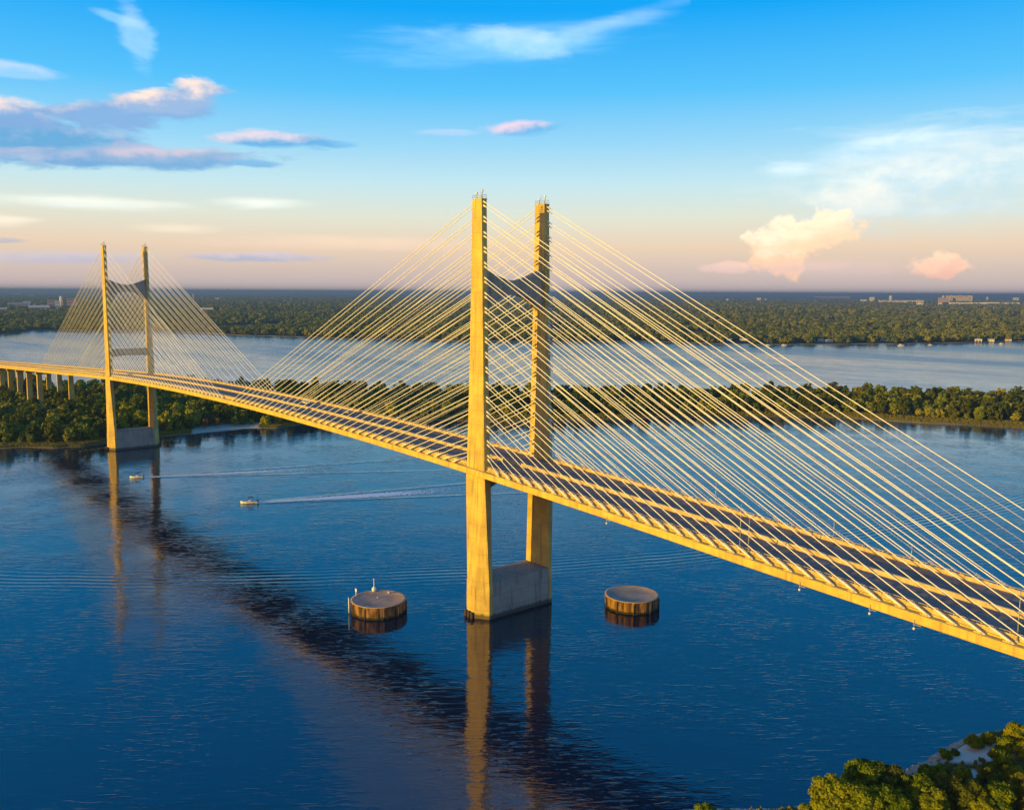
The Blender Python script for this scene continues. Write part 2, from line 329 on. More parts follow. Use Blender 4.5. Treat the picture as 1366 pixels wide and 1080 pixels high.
# towers
LEG = [  # z, X half-width, outer |y|, inner |y|, chamfer in x, chamfer in y
    (-6, 6.1, 16.5, 12.2, 4.3, 2.9), (0, 6.1, 16.4, 12.2, 4.3, 2.9), (10.5, 6.0, 16.15, 12.1, 4.1, 2.7), (10.9, 5.85, 16.0, 12.1, 4.0, 2.6), (44.6, 4.95, 14.55, 12.15, .05, .03),
    (48, 4.6, 14.45, 12.15, .05, .03), (83, 3.45, 14.1, 12.05, .05, .03), (132.4, 2.3, 13.9, 11.9, .05, .03)]
def legat(z):
    return [float(np.interp(z, [l[0] for l in LEG], [l[k] for l in LEG])) for k in range(6)]
def cabz(i): return 131.2-4.62*i
def tower(tx, strut_mid):
    t = empty('tower', (tx, 0, 0), 0, bridge)
    for s in (-1, 1):
        b = MB(); L = []
        for z, hx, yo, yi, cx, cy in LEG:
            l = [(-hx, yi*s), (hx, yi*s), (hx, (yo-cy)*s), (hx-cx, yo*s), (-hx+cx, yo*s), (-hx, (yo-cy)*s)]
            if s < 0: l = l[::-1]
            L.append([(x, y, z) for x, y in l])
        b.loft(L)
        b.build('leg', [MAT['concrete']], t)
        # roof slab, rail, aviation lights
        tp = MB(); tp.box(-2.45, 2.45, 11.8*s if s > 0 else -14.0, 14.0 if s > 0 else -11.8, 132.403, 132.75); tp.build('cap_slab', MAT['concrete'], t)
        rl = MB(); ya, yb = sorted((11.95*s, 13.85*s))
        for x in (-2.3, 0, 2.3):
            for y in (ya, yb): rl.tube((x, y, 132.75), (x, y, 133.9), .05, n=6)
        for z in (133.3, 133.9):
            for p, q in (((-2.3, ya), (2.3, ya)), ((2.3, ya), (2.3, yb)), ((2.3, yb), (-2.3, yb)), ((-2.3, yb), (-2.3, ya))): rl.tube((*p, z), (*q, z), .04, n=6)
        rl.build('railing', MAT['steel'], t)
        for x, h in ((-1.3, 1.5), (1.5, 2.1)):
            a = MB(); yy = 12.9*s; a.tube((x, yy, 132.75), (x, yy, 132.75+h), .09, n=6); a.lathe((x, yy, 132.75+h), [(.22, 0), (.3, .15), (.3, .55), (.16, .75)], 10, 1); a.build('aviation_light', [MAT['steel'], MAT['white_paint']], t)
        a = MB(); yy = 12.5*s; a.tube((.3, yy, 132.75), (.3, yy, 135.8), .05, .03, n=6); a.box(-.25, .85, yy-.03, yy+.03, 134.6, 134.7); a.build('antenna', MAT['steel'], t)
        # hatch doors and fenders by the waterline
        f = MB()
        for x in (-1.9, -.3, 1.3):
            yy = 16.95*s; f.tube((x, yy, -.8), (x, yy, 1.9), .55, n=12); f.tube((x, yy, .1), (x, 16.2*s, .1), .12, n=6); f.tube((x, yy, 1.2), (x, 16.2*s, 1.2), .12, n=6)
        f.build('fender', MAT['rubber'], t)
    # cross wall between the feet
    b = MB(); b.hexa([(-6.1, -12.197, -6), (6.1, -12.197, -6), (6.1, 12.197, -6), (-6.1, 12.197, -6), (-5.85, -12.10, 12.2), (5.85, -12.10, 12.2), (5.85, 12.10, 12.2), (-5.85, 12.10, 12.2)])
    b.build('base_wall', MAT['pier_concrete'], t)
    # upper strut: dished on top, arched below
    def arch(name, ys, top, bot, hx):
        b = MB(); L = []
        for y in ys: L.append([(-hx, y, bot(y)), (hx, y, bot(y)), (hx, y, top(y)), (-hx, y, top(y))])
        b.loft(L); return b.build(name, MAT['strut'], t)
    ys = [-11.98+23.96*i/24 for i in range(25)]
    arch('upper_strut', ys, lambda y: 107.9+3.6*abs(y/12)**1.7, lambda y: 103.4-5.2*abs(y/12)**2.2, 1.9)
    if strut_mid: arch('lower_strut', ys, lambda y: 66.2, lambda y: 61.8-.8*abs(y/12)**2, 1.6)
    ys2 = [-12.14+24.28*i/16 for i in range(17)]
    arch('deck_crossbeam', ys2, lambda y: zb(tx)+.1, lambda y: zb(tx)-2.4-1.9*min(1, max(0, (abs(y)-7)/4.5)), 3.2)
    return t
tower(0., False); tower(-396., True)
# stay cables: 18 pairs per face, per plane; every cable a mesh with its sleeve and anchor pipe
cabs = []
for tx in (0., -396.):
    for q in (-1, 1):
        for s in (-1, 1):
            for i in range(18):
                for k, dz in ((0, .6), (1, -.6)):
                    d = 191.5-10.3*i-5.15*k; z1 = cabz(i)+dz; hx = legat(z1)[1]
                    xa = tx+q*d; za = zb(xa)+2.45
                    p1 = (tx+q*(hx+.3), 13.05*s, z1-.12); p0 = (xa, 14.55*s, za)
                    mid = np.array([(p0[0]+p1[0])/2, (p0[1]+p1[1])/2+YC, (p0[2]+p1[2])/2])
                    cabs.append((float(np.linalg.norm(mid-CAM)), p0, p1))
cabs.sort(key=lambda c: c[0])
def cable(b, p0, p1, n_=6):
    a, c = Vector(p0), Vector(p1); d = (c-a).normalized(); L = (c-a).length
    b.tube(a, c, .115, n=n_, caps=False)
    b.tube(a-d*1.3, a+d*min(3.2, L*.3), .30, .27, n=8, mi=1)
    b.tube(c+d*.35, c-d*1.1, .30, .26, n=8, mi=1)
    b.box(a.x-.75, a.x+.75, a.y-.42, a.y+.42, a.z-.8, a.z-.14, 2)
for _, p0, p1 in cabs[:100]:
    b = MB(); cable(b, p0, p1, 8); b.build('stay_cable', [MAT['cable'], MAT['sleeve'], MAT['beam_concrete']], bridge)
b = MB()
for _, p0, p1 in cabs[100:]: cable(b, p0, p1)
o = b.build('stay_cables', [MAT['cable'], MAT['sleeve'], MAT['beam_concrete']], bridge); o['kind'] = 'stuff'
# approach piers
def pier(x, strut=False):
    p = empty('approach_pier', (x, 0, 0), 0, bridge); zt = zb(x)
    c = MB(); c.hexa([(-1.7, -14.3, zt-2.2), (1.7, -14.3, zt-2.2), (1.7, 14.3, zt-2.2), (-1.7, 14.3, zt-2.2), (-1.9, -15.2, zt-.1), (1.9, -15.2, zt-.1), (1.9, 15.2, zt-.1), (-1.9, 15.2, zt-.1)])
    c.build('pier_cap', MAT['concrete'], p)
    for s in (-1, 1):
        c = MB(); c.hexa([(-1.6, 12*s-2.2, -1), (1.6, 12*s-2.2, -1), (1.6, 12*s+2.2, -1), (-1.6, 12*s+2.2, -1), (-1.35, 12*s-1.8, zt-2.203), (1.35, 12*s-1.8, zt-2.203), (1.35, 12*s+1.8, zt-2.203), (-1.35, 12*s+1.8, zt-2.203)])
        c.build('column', MAT['concrete'], p)
    if strut:
        c = MB(); c.box(-1.1, 1.1, -9.83, 9.83, 6, 9.5); c.build('tie_beam', MAT['pier_concrete'], p)
for k in range(17): pier(-598.5-38.4*k, k == 0)
pier(198.5, True); pier(236.9)
# small hanging navigation lights below the near edge
for x in (118.2, 134.5, 143.8, 59.5):
    b = MB(); z = zb(x); b.tube((x, -15.75, z+.9), (x, -15.75, z-.7), .07, n=6); b.tube((x, -15.55, z+.7), (x, -15.75, z+.7), .07, n=6); b.box(x-.2, x+1.4, -15.81, -15.7, z-.12, z-.02)
    b.lathe((x, -15.75, z-1.15), [(.12, 0), (.24, .12), (.24, .4), (.1, .5)], 10, 1); b.build('navigation_light', [MAT['steel'], MAT['white_paint']], bridge)

# lamp posts stand on the bridge: things of their own
def lamp(x, side, h, label, arm=True):
    y = 13.72*side+YC; z = zb(x)+2.3
    t = empty('street_lamp', (x, y, z)); tag(t, label, 'street lamp', 'lamp posts along the bridge deck')
    b = MB(); b.tube((0, 0, 0), (0, 0, h), .13, .075, 8); b.box(-.22, .22, -.22, .22, 0, .35); b.build('pole', MAT['steel'], t)
    if arm:
        a = MB(); s = -side; a.tube((0, 0, h-.1), (0, .9*s, h+.25), .05, n=6); a.tube((0, .9*s, h+.25), (0, 1.9*s, h+.32), .045, n=6); a.build('arm', MAT['steel'], t)
        l = MB(); l.hexa([(-.16, 1.8*s-.1, h+.24), (.16, 1.8*s-.1, h+.24), (.13, 2.5*s+.1, h+.26), (-.13, 2.5*s+.1, h+.26), (-.12, 1.8*s-.1, h+.40), (.12, 1.8*s-.1, h+.40), (.09, 2.5*s+.1, h+.36), (-.09, 2.5*s+.1, h+.36)]); l.build('lamp_head', MAT['steel'], t)
lamp(161.9, -1, 9.6, 'tall steel lamp post on the near parapet close to the right edge')
lamp(100.8, -1, 11.5, 'tall steel lamp post on the near parapet midway between near tower and right edge')
lamp(103.2, -1, 8.6, 'shorter lamp post directly beside the tall one on the near parapet')
lamp(72.6, 1, 7.2, 'lamp post on the far parapet nearest to the near tower')
lamp(108.6, 1, 5.6, 'lamp post on the far parapet, middle of the three')
lamp(128.3, 1, 4.4, 'short lamp post on the far parapet furthest right')

# vehicles seen as specks near mid-span
def car(x, y, heading, label, mat, kind='car'):
    t = empty('parked_car' if False else 'car', (x, y+YC, zb(x)+2.31), heading); tag(t, label, 'car', 'cars on the bridge')
    b = MB(); P = [(-2.2, .45), (-2.2, .85), (-1.9, .95), (-1.3, 1.42), (.35, 1.45), (1.1, .98), (2.05, .85), (2.25, .6), (2.2, .35), (-2.1, .35)]
    b.loft([[(px, -.85, pz) for px, pz in P], [(px, .85, pz) for px, pz in P]]); b.build('body', mat, t)
    g = MB(); g.hexa([(-1.55, -.87, .98), (.75, -.87, .98), (.75, .87, .98), (-1.55, .87, .98), (-1.15, -.86, 1.36), (.25, -.86, 1.36), (.25, .86, 1.36), (-1.15, .86, 1.36)]); g.build('side_windows', MAT['glass'], t)
    g = MB(); g.hexa([(.42, -.7, 1.44), (1.12, -.74, 1.0), (1.12, .74, 1.0), (.42, .7, 1.44), (.44, -.7, 1.47), (1.15, -.74, 1.02), (1.15, .74, 1.02), (.44, .7, 1.47)]); g.build('windscreen', MAT['glass'], t)
    for wx in (-1.4, 1.4):
        for wy in (-.8, .8):
            c = MB(); c.tube((wx, wy-.12, .33), (wx, wy+.12, .33), .33, n=14); c.build('wheel', MAT['rubber'], t)
car(-157.5, 6.7, math.pi, 'small white car in the far carriageway near mid span', MAT['white_paint'])
car(-119., 6.9, math.pi, 'grey car in the far carriageway nearer the near tower', MAT['steel'])
car(-141., -6.8, 0, 'pale car in the near carriageway near mid span', MAT['pale_rock'])

# ------------------------------------------------------------------ dolphins (round sheet-pile cells)
def cell(px, py, label, phase):
    c = gz(px, py, 4.2); r_cell = 8.8; t = empty('mooring_cell', (c[0], c[1], 0)); tag(t, label, 'dolphin', 'round pile cells guarding the near tower')
    n_ = 72; r = r_cell; L = []
    b = MB()
    for z in (-4, .25, 4.05):
        L.append([((r+(.14 if (i//2) % 2 else -.14))*math.cos(2*math.pi*i/n_+phase), (r+(.14 if (i//2) % 2 else -.14))*math.sin(2*math.pi*i/n_+phase), z) for i in range(n_)])
    b.loft(L); b.build('pile_wall', MAT['sheet'], t)
    b = MB()
    b.lathe((0, 0, 4.052), [(r+.22, 0), (r+.24, .14), (r-.4, .16), (r-.5, .10), (3, .22), (.01, .26)], 64); b.build('cap', MAT['cell_top'], t)
    b = MB(); b.lathe((0, 0, .2), [(r+.12, 0), (r+.30, .02), (r+.30, .35), (r+.12, .37)], 64); b.build('waler', MAT['sheet'], t)
    for k in range(10):
        a = 2*math.pi*k/10+phase; q = MB(); q.tube((math.cos(a)*(r+.45), math.sin(a)*(r+.45), -3), (math.cos(a)*(r+.45), math.sin(a)*(r+.45), 3.7), .17, n=8); q.build('timber_pile', MAT['timber'], t)
    return t, c
t1, c1 = cell(505, 798, 'rusty round pile cell left of the near tower, carrying a white beacon', .2)
t2, c2 = cell(843, 791.5, 'rusty round pile cell right of the near tower with bare flat cap', .5)
def ongrnd(px, py, z): return gz(px, py, z)
q = ongrnd(499, 787.5, 4.4); t = empty('beacon', (q[0], q[1], 4.3)); tag(t, 'white navigation beacon with slim mast at the back of the left pile cell', 'beacon')
b = MB(); b.lathe((0, 0, 0), [(.75, 0), (.75, .9), (.45, 1.3), (.2, 1.5)], 14); b.build('base', MAT['white_paint'], t)
b = MB(); b.tube((0, 0, 1.4), (0, 0, 3.9), .16, .1, 8); b.build('mast', MAT['white_paint'], t)
b = MB(); b.lathe((0, 0, 3.9), [(.2, 0), (.22, .3), (.08, .45)], 10); b.build('lantern', MAT['white_paint'], t)
q = ongrnd(475, 794, 4.4); t = empty('marker_post', (q[0], q[1], 4.25)); tag(t, 'white marker post on the left rim of the beacon cell', 'post')
b = MB(); b.tube((0, 0, 0), (0, 0, 2.3), .16, n=8); b.build('post', MAT['white_paint'], t); b = MB(); b.box(-.5, .5, -.06, .06, 1.5, 2.5); b.build('board', MAT['white_paint'], t)
q = ongrnd(519, 790.5, 4.3); t = MB().lathe((0, 0, 0), [(.45, 0), (.5, .25), (.42, .5), (.15, .6)], 12).build('bollard', MAT['pale_rock']); t.location = (q[0], q[1], 4.25); tag(t, 'pale mooring bollard at the right back of the beacon cell', 'bollard')
q = ongrnd(504, 797, 4.3); t = MB().lathe((0, 0, 0), [(.35, 0), (.38, .2), (.12, .32)], 12).build('bollard', MAT['pale_rock']); t.location = (q[0], q[1], 4.33); tag(t, 'small pale mooring bollard in the middle of the beacon cell', 'bollard')
q = ongrnd(470.5, 806, 3.); t = empty('ladder', (q[0], q[1], 0)); tag(t, 'pale steel access ladder hanging on the left side of the beacon cell', 'ladder')
dv = Vector((q[0]-c1[0], q[1]-c1[1], 0)).normalized(); base_ = Vector((c1[0], c1[1], 0))+dv*9.75; t.location = base_; t.rotation_euler = (0, 0, math.atan2(dv.y, dv.x))
for s in (-.5, .5): MB().tube((0, s, .3), (0, s, 5.4), .1, n=8).build('rail', MAT['sleeve'], t)
for k in range(9): MB().tube((0, -.5, .7+.5*k), (0, .5, .7+.5*k), .05, n=6).build('rung', MAT['sleeve'], t)

# timber fenders by the far tower
def dock(x, y, rz, L, label, name='timber_fender', w=2.2, z=1.1, cat='fender', np_=None):
    t = empty(name, (x, y, 0), rz); tag(t, label, cat)
    b = MB()
    k = 0.
    while k < L: b.box(k, k+.9, -w/2, w/2, z, z+.25); k += .97
    b.build('decking', MAT['timber'], t)
    for i in range(np_ or max(2, int(L/4)+1)):
        for s in (-1, 1):
            if np_ is None or np_ < 12: MB().tube((i*L/((np_ or max(2, int(L/4)+1))-1), s*w*.45, -2.5), (i*L/((np_ or max(2, int(L/4)+1))-1), s*w*.45, z+.6), .22, n=8).build('pile', MAT['timber'], t)
    return t
a = gz(107, 604); c = gz(141, 599.5); d_ = c-a; dock(a[0], a[1], math.atan2(d_[1], d_[0]), float(np.linalg.norm(d_[:2])), 'low timber fender left of the far tower foot')
a = gz(218, 590); c = gz(240, 588); d_ = c-a; dock(a[0], a[1], math.atan2(d_[1], d_[0]), float(np.linalg.norm(d_[:2])), 'low timber fender right of the far tower foot')

# ------------------------------------------------------------------ boats
def boat(px, py, tx_, ty_, L, label):
    p = gz(px, py); q = gz(tx_, ty_); h = math.atan2(p[1]-q[1], p[0]-q[0])
    t = empty('motor_boat', (p[0], p[1], 0.02), h); tag(t, label, 'motor boat', 'motor boats on the river')
    k = L/7; b = MB(); secs = [(-3.5, 1.15, -.35, .75), (-1.5, 1.25, -.4, .8), (1., 1.2, -.35, .95), (2.6, .75, -.1, 1.15), (3.5, .06, .5, 1.3)]
    b.loft([[(x*k, -w_*k, ht*k), (x*k, -w_*.86*k, .15*k), (x*k, 0, zk*k), (x*k, w_*.86*k, .15*k), (x*k, w_*k, ht*k), (x*k, w_*.86*k, (ht-.06)*k), (x*k, 0, (ht-.3)*k), (x*k, -w_*.86*k, (ht-.06)*k)] for x, w_, zk, ht in secs]); b.build('hull', MAT['white_paint'], t)
    b = MB(); b.box(-.9*k, .3*k, -.5*k, .5*k, .5*k, 1.5*k); b.build('console', MAT['white_paint'], t)
    b = MB(); b.hexa([(.3*k, -.5*k, 1.5*k), (.36*k, -.5*k, 1.5*k), (.36*k, .5*k, 1.5*k), (.3*k, .5*k, 1.5*k), (-.1*k, -.45*k, 2.0*k), (-.04*k, -.45*k, 2.*k), (-.04*k, .45*k, 2.*k), (-.1*k, .45*k, 2.*k)]); b.build('windscreen', MAT['glass'], t)
    b = MB(); b.box(-1.9*k, .4*k, -.9*k, .9*k, 2.5*k, 2.62*k)
    for x in (-1.8, .3):
        for y in (-.8, .8): b.tube((x*k, y*k, .6*k), (x*k, y*k, 2.5*k), .04, n=6)
    b.build('canopy', MAT['dark_steel'], t)
    b = MB(); b.box(-2.6*k, -1.4*k, -.8*k, .8*k, .45*k, .85*k); b.build('bench', MAT['cream_wall'], t)
    b = MB(); b.box(-4.1*k, -3.5*k, -.25*k, .25*k, .5*k, 1.35*k); b.box(-3.9*k, -3.65*k, -.1*k, .1*k, -.5*k, .5*k); b.build('outboard_motor', MAT['dark_steel'], t)
    return p, q, h
# foam and wave crests trailing each boat
def foammat():
    m_, nt = newmat('wake_foam'); n = N(nt); p = n.geo()
    at = n.new('ShaderNodeAttribute', attribute_name='foam').outputs['Fac']
    f = n.noise(p, .55, 5, .65); a_ = n.smooth(n.M('ADD', f, n.M('MULTIPLY', at, .6)), .55, .85)
    pr = n.princ((.80, .82, .84), .6, .3); pr.inputs['Alpha'].default_value = 1; n.put(pr.inputs['Alpha'], a_); n.out(pr.outputs[0]); return m_
MAT['foam'] = foammat()
def trail(name, p, ang, L, w0, w1, label, fade=1.):
    nx, ny = 90, 12; vs = []; at = []; c, s = math.cos(ang), math.sin(ang)
    for i in range(nx+1):
        u = i/nx; w_ = w0+(w1-w0)*u
        for j in range(ny+1):
            v = j/ny*2-1; X = -u*L; Y = v*w_*.5
            vs.append((p[0]+c*X-s*Y, p[1]+s*X+c*Y, .10)); at.append(max(0, fade*((1-u)**1.3)*(1-abs(v)**2.5)+.0 if u > .001 else 1)*(1-abs(v)**3))
    fs = [(i*(ny+1)+j, (i+1)*(ny+1)+j, (i+1)*(ny+1)+j+1, i*(ny+1)+j+1) for i in range(nx) for j in range(ny)]
    b = MB(); b.add(vs, fs); o = b.build(name, MAT['foam']); a_ = o.data.attributes.new('foam', 'FLOAT', 'POINT'); a_.data.foreach_set('value', at)
    return tag(o, label, 'wake', None, 'stuff')
WK = []      # crest lines used by the water relief: (x, y, dir x, dir y, length)
for px, py, qx, qy, L, lab, wl, fd in ((332, 671, 600, 654, 8., 'white motor boat with open cockpit nearer the near tower', 'white foam trail behind the boat nearer the near tower', 1.7),
                           (182, 637, 420, 626, 7., 'small white motor boat just right of the far tower foot', 'thin foam trail behind the boat near the far tower', 1.5)):
    p, q, h = boat(px, py, qx, qy, L, lab)
    trail('boat_wake', p-np.array([math.cos(h), math.sin(h), 0])*3, h, 125 if L > 7.5 else 120, 3.2, 24. if L > 7.5 else 16, wl, fd)
    WK.append((p, h))

# ------------------------------------------------------------------ river
def watermat():
    m_, nt = newmat('river_water'); n = N(nt); p = n.geo()
    sp = n.new('ShaderNodeSeparateXYZ'); n.put(sp.inputs[0], p); X, Y = sp.outputs[0], sp.outputs[1]
    ca = math.cos(.94); sa = math.sin(.94)
    pr = n.mapv(p, (1, 1, 1), (0, 0, -.9))
    r1 = n.noise(n.mapv(pr, (.10, .36, 1)), 1., 3, .55, .6)         # swell-like ripples
    r2 = n.noise(n.mapv(pr, (.45, 1.3, 1)), 1., 3, .6, .3)
    r3 = n.noise(n.mapv(p, (1, 1, 1)), .035, 3, .5)                  # gust patches
    gust = n.smooth(r3, .35, .65, .35, 1.35)
    hgt = n.M('ADD', n.M('MULTIPLY', r1, .34), n.M('MULTIPLY', r2, .075)); hgt = n.M('MULTIPLY', hgt, gust)
    r4 = n.noise(n.mapv(pr, (.22, 1.0, 1), loc=(13, 5, 0)), 1., 2, .5, .5)      # sparse short steeper wavelets
    hgt = n.M('ADD', hgt, n.M('MULTIPLY', n.smooth(r4, .54, .72), n.M('MULTIPLY', gust, .10)))
    # long parallel wake waves crossing the whole reach
    P0 = np.array([-85., -64.]); dr = np.array([42., 66.]); dr /= np.linalg.norm(dr)
    dx = n.M('SUBTRACT', X, P0[0]); dy = n.M('SUBTRACT', Y, P0[1])
    s_ = n.M('ADD', n.M('MULTIPLY', dx, dr[0]), n.M('MULTIPLY', dy, dr[1])); t_ = n.M('SUBTRACT', n.M('MULTIPLY', dx, -dr[1]), n.M('MULTIPLY', dy, -dr[0]))
    ss = n.M('SUBTRACT', s_, 50.); t_ = n.M('SUBTRACT', t_, n.M('MULTIPLY', n.M('MULTIPLY', ss, ss), .0008))
    t_ = n.M('ADD', t_, n.M('MULTIPLY', n.noise(p, .02, 2), 6.))
    win = n.M('POWER', 2.718, n.M('MULTIPLY', n.M('POWER', n.M('ABSOLUTE', n.M('DIVIDE', n.M('SUBTRACT', t_, 2.), 11.)), 2.), -1.))
    amp = n.smooth(n.noise(p, .012, 2), .3, .6, .4, 1.)
    tr = n.M('MULTIPLY', n.M('MULTIPLY', n.M('SINE', n.M('MULTIPLY', t_, 2*math.pi/3.9)), win), n.M('MULTIPLY', amp, .17))
    hgt = n.M('ADD', hgt, tr)
    # diverging crests of the two boats
    for pb, h in WK:
        ux, uy = -math.cos(h), -math.sin(h)
        dx = n.M('SUBTRACT', X, float(pb[0])); dy = n.M('SUBTRACT', Y, float(pb[1]))
        a_ = n.M('ADD', n.M('MULTIPLY', dx, ux), n.M('MULTIPLY', dy, uy)); c_ = n.M('ABSOLUTE', n.M('SUBTRACT', n.M('MULTIPLY', dy, ux), n.M('MULTIPLY', dx, uy)))
        off = n.M('SUBTRACT', c_, n.M('ADD', n.M('MULTIPLY', a_, .115), 1.))
        wv = n.M('POWER', 2.718, n.M('MULTIPLY', n.M('POWER', n.M('ABSOLUTE', n.M('DIVIDE', off, 1.9)), 2.), -1.))
        on = n.M('MULTIPLY', n.smooth(a_, 0, 12), n.smooth(a_, 90, 230, 1, 0))
        hgt = n.M('ADD', hgt, n.M('MULTIPLY', n.M('MULTIPLY', wv, on), .42))
    nb = n.new('ShaderNodeBump'); n.put(nb.inputs['Height'], hgt); nb.inputs['Strength'].default_value = .30; nb.inputs['Distance'].default_value = 1.
    slick = n.noise(n.mapv(p, (.0015, .006, 1), (0, 0, -.9)), 1., 4, .6)
    col = n.mix(n.smooth(slick, .3, .7), (.0003, .007, .022), (.0004, .012, .038))
    far = n.smooth(n.M('ADD', n.M('MULTIPLY', X, -.77), n.M('MULTIPLY', Y, .64)), 250., 1150.)
    rgh = n.M('ADD', n.smooth(slick, .35, .7, .015, .06), n.M('MULTIPLY', far, n.smooth(slick, .35, .65, .09, .20)))
    b = n.princ(col, rgh, .5, nb.outputs[0]); b.inputs['IOR'].default_value = 1.66
    n.out(b.outputs[0]); return m_
MAT['water'] = watermat()
b = MB(); Rr = [0, 150, 400, 900, 2000, 6000, 20000, 60000]; nn = 48
vs = [(CAM[0]-100, CAM[1]+100, 0)]; fs = []
for r in Rr[1:]: vs += [(CAM[0]-100+r*math.cos(2*math.pi*i/nn), CAM[1]+100+r*math.sin(2*math.pi*i/nn), 0) for i in range(nn)]
fs += [(0, 1+i, 1+(i+1) % nn) for i in range(nn)]
for k in range(len(Rr)-2): fs += [(1+k*nn+i, 1+(k+1)*nn+i, 1+(k+1)*nn+(i+1) % nn, 1+k*nn+(i+1) % nn) for i in range(nn)]
b.add(vs, fs); tag(b.build('water', MAT['water']), kind='structure')

# ------------------------------------------------------------------ land
def polar(pts):
    a = [(math.atan2(x-CAM[0], y-CAM[1]), math.hypot(x-CAM[0], y-CAM[1])) for x, y in pts]; a.sort(); return np.array(a)
ISN = polar([(-640, -420), (-560, -260), (-500, -150), (-463, -94), (-445, -71), (-436, -55), (-420, -44), (-418, -28), (-428, -10), (-428, 27), (-432, 42), (-425, 95), (-414, 111), (-424, 135), (-420, 166), (-402, 204), (-350, 257), (-296, 341), (-270, 404), (-230, 455), (-174, 513), (-112, 543), (-56, 569), (7, 589), (90, 610), (200, 620), (330, 600)])
ISF = polar([(-1050, -520), (-960, -230), (-868, -45), (-820, 20), (-790, 107), (-700, 191), (-609, 270), (-514, 345), (-468, 406), (-360, 512), (-315, 573), (-277, 647), (-202, 724), (-156, 747), (-135, 775), (-63, 825), (60, 850), (200, 850), (400, 800)])
MNS = polar([(-2500, -900), (-2300, -300), (-2197, 96), (-2186, 245), (-2380, 372), (-2330, 452), (-2067, 645), (-1800, 700), (-1540, 830), (-1232, 1059), (-1047, 1328), (-883, 1368), (-808, 1523), (-714, 1658), (-666, 1828), (-607, 2021), (-480, 2150), (-200, 2300), (300, 2500), (900, 2500)])
def rad(tab, az): return np.interp(az, tab[:, 0], tab[:, 1])
def wob(az, k, s): return sum(math.sin(az*f*k+s+f)*a for f, a in ((31, 1), (67, .6), (143, .35), (290, .2)))
def landmat(name, g1, g2, sand, far=False):
    m_, nt = newmat(name); n = N(nt); p = n.geo(); z = nt_z(n, p)
    f = n.noise(p, .06 if not far else .004, 5, .6); col = n.mix(n.smooth(f, .35, .65), g1, g2)
    f2 = n.noise(p, .5 if not far else .03, 4, .6); col = n.mix(n.M('MULTIPLY', n.smooth(f2, .4, .7), .5), col, n.mix(.5, g1, (.03, .04, .01)))
    col = n.mix(n.smooth(n.M('ADD', z, n.M('MULTIPLY', f, .5)), .55, 1.1, 1, 0), col, sand)
    at = n.new('ShaderNodeAttribute', attribute_name='sand').outputs['Fac']
    col = n.mix(at, col, (.46, .39, .29) if name != 'bank_ground' else (.74, .63, .50))
    bp = n.bump(n.noise(p, .6 if not far else .02, 4), .5, .5 if not far else 12.)
    n.out(n.princ(col, .95, .1, bp).outputs[0]); return m_
MAT['island'] = landmat('island_ground', (.07, .085, .02), (.15, .135, .03), (.22, .17, .09))
MAT['main'] = landmat('mainland_ground', (.022, .040, .022), (.060, .072, .026), (.46, .35, .20), True)
MAT['bank'] = landmat('bank_ground', (.06, .075, .02), (.12, .11, .03), (.24, .18, .10))
# island: a radial grid between its two shores
def islr(az): return rad(ISN, az)+wob(az, 1, 0)*2.0, rad(ISF, az)+wob(az, 1.3, 2)*8
azs = np.linspace(ISN[0, 0]+.001, ISN[-1, 0]-.001, 620)
prof_t = [(-8, -1.5), (-2, -.35), (0, .12), (2.5, .65), (6, .95), (14, 1.3), (30, 1.7)]
vs = []; at = []; nr = 0
for az in azs:
    rn, rf = islr(az); col_ = [(rn+t, z) for t, z in prof_t]+[(rn+(rf-rn)*u, 1.9) for u in (.35, .5, .7)]+[(rf-t, z) for t, z in prof_t[::-1]]
    nr = len(col_)
    for k, (r, z) in enumerate(col_):
        x = CAM[0]+math.sin(az)*r; y = CAM[1]+math.cos(az)*r; vs.append((x, y, z+.15*math.sin(x*.13)*math.cos(y*.11) if z > .5 else z))
        px = 683+FPX*math.tan(az+YAW)       # only used to find the sandy reach of the shore
        at.append(1. if (250 < px < 345 and 1 <= k <= 5) else (.35 if (1130 < px < 1290 and 1 <= k <= 4) else 0.))
fs = [(i*nr+j, i*nr+j+1, (i+1)*nr+j+1, (i+1)*nr+j) for i in range(len(azs)-1) for j in range(nr-1)]
b = MB(); b.add(vs, fs, 0, True); o = b.build('island', MAT['island']); o.data.attributes.new('sand', 'FLOAT', 'POINT').data.foreach_set('value', at); tag(o, kind='structure')
# mainland
azs = np.linspace(MNS[0, 0]+.001, MNS[-1, 0]-.001, 700)
tt = [(-12, -1.8), (-2, -.3), (0, .2), (6, 1.), (20, 1.8), (60, 2.2), (200, 3.), (600, 3.2), (1500, 4), (3000, 4.5), (6000, 5), (12000, 6), (25000, 8), (57500, 8)]
vs = []; nr = len(tt)
for az in azs:
    r0 = rad(MNS, az)+wob(az, 1.6, 1)*9
    for t_, z in tt:
        r = r0+t_; hill = 0
        if t_ > 5000: hill = 9*(.5+.5*math.sin(az*23+t_*.0003))*(.5+.5*math.sin(az*61+t_*.001))
        vs.append((CAM[0]+math.sin(az)*r, CAM[1]+math.cos(az)*r, z+hill))
fs = [(i*nr+j, i*nr+j+1, (i+1)*nr+j+1, (i+1)*nr+j) for i in range(len(azs)-1) for j in range(nr-1)]
b = MB(); b.add(vs, fs, 0, True); tag(b.build('ground', MAT['main']), kind='structure')
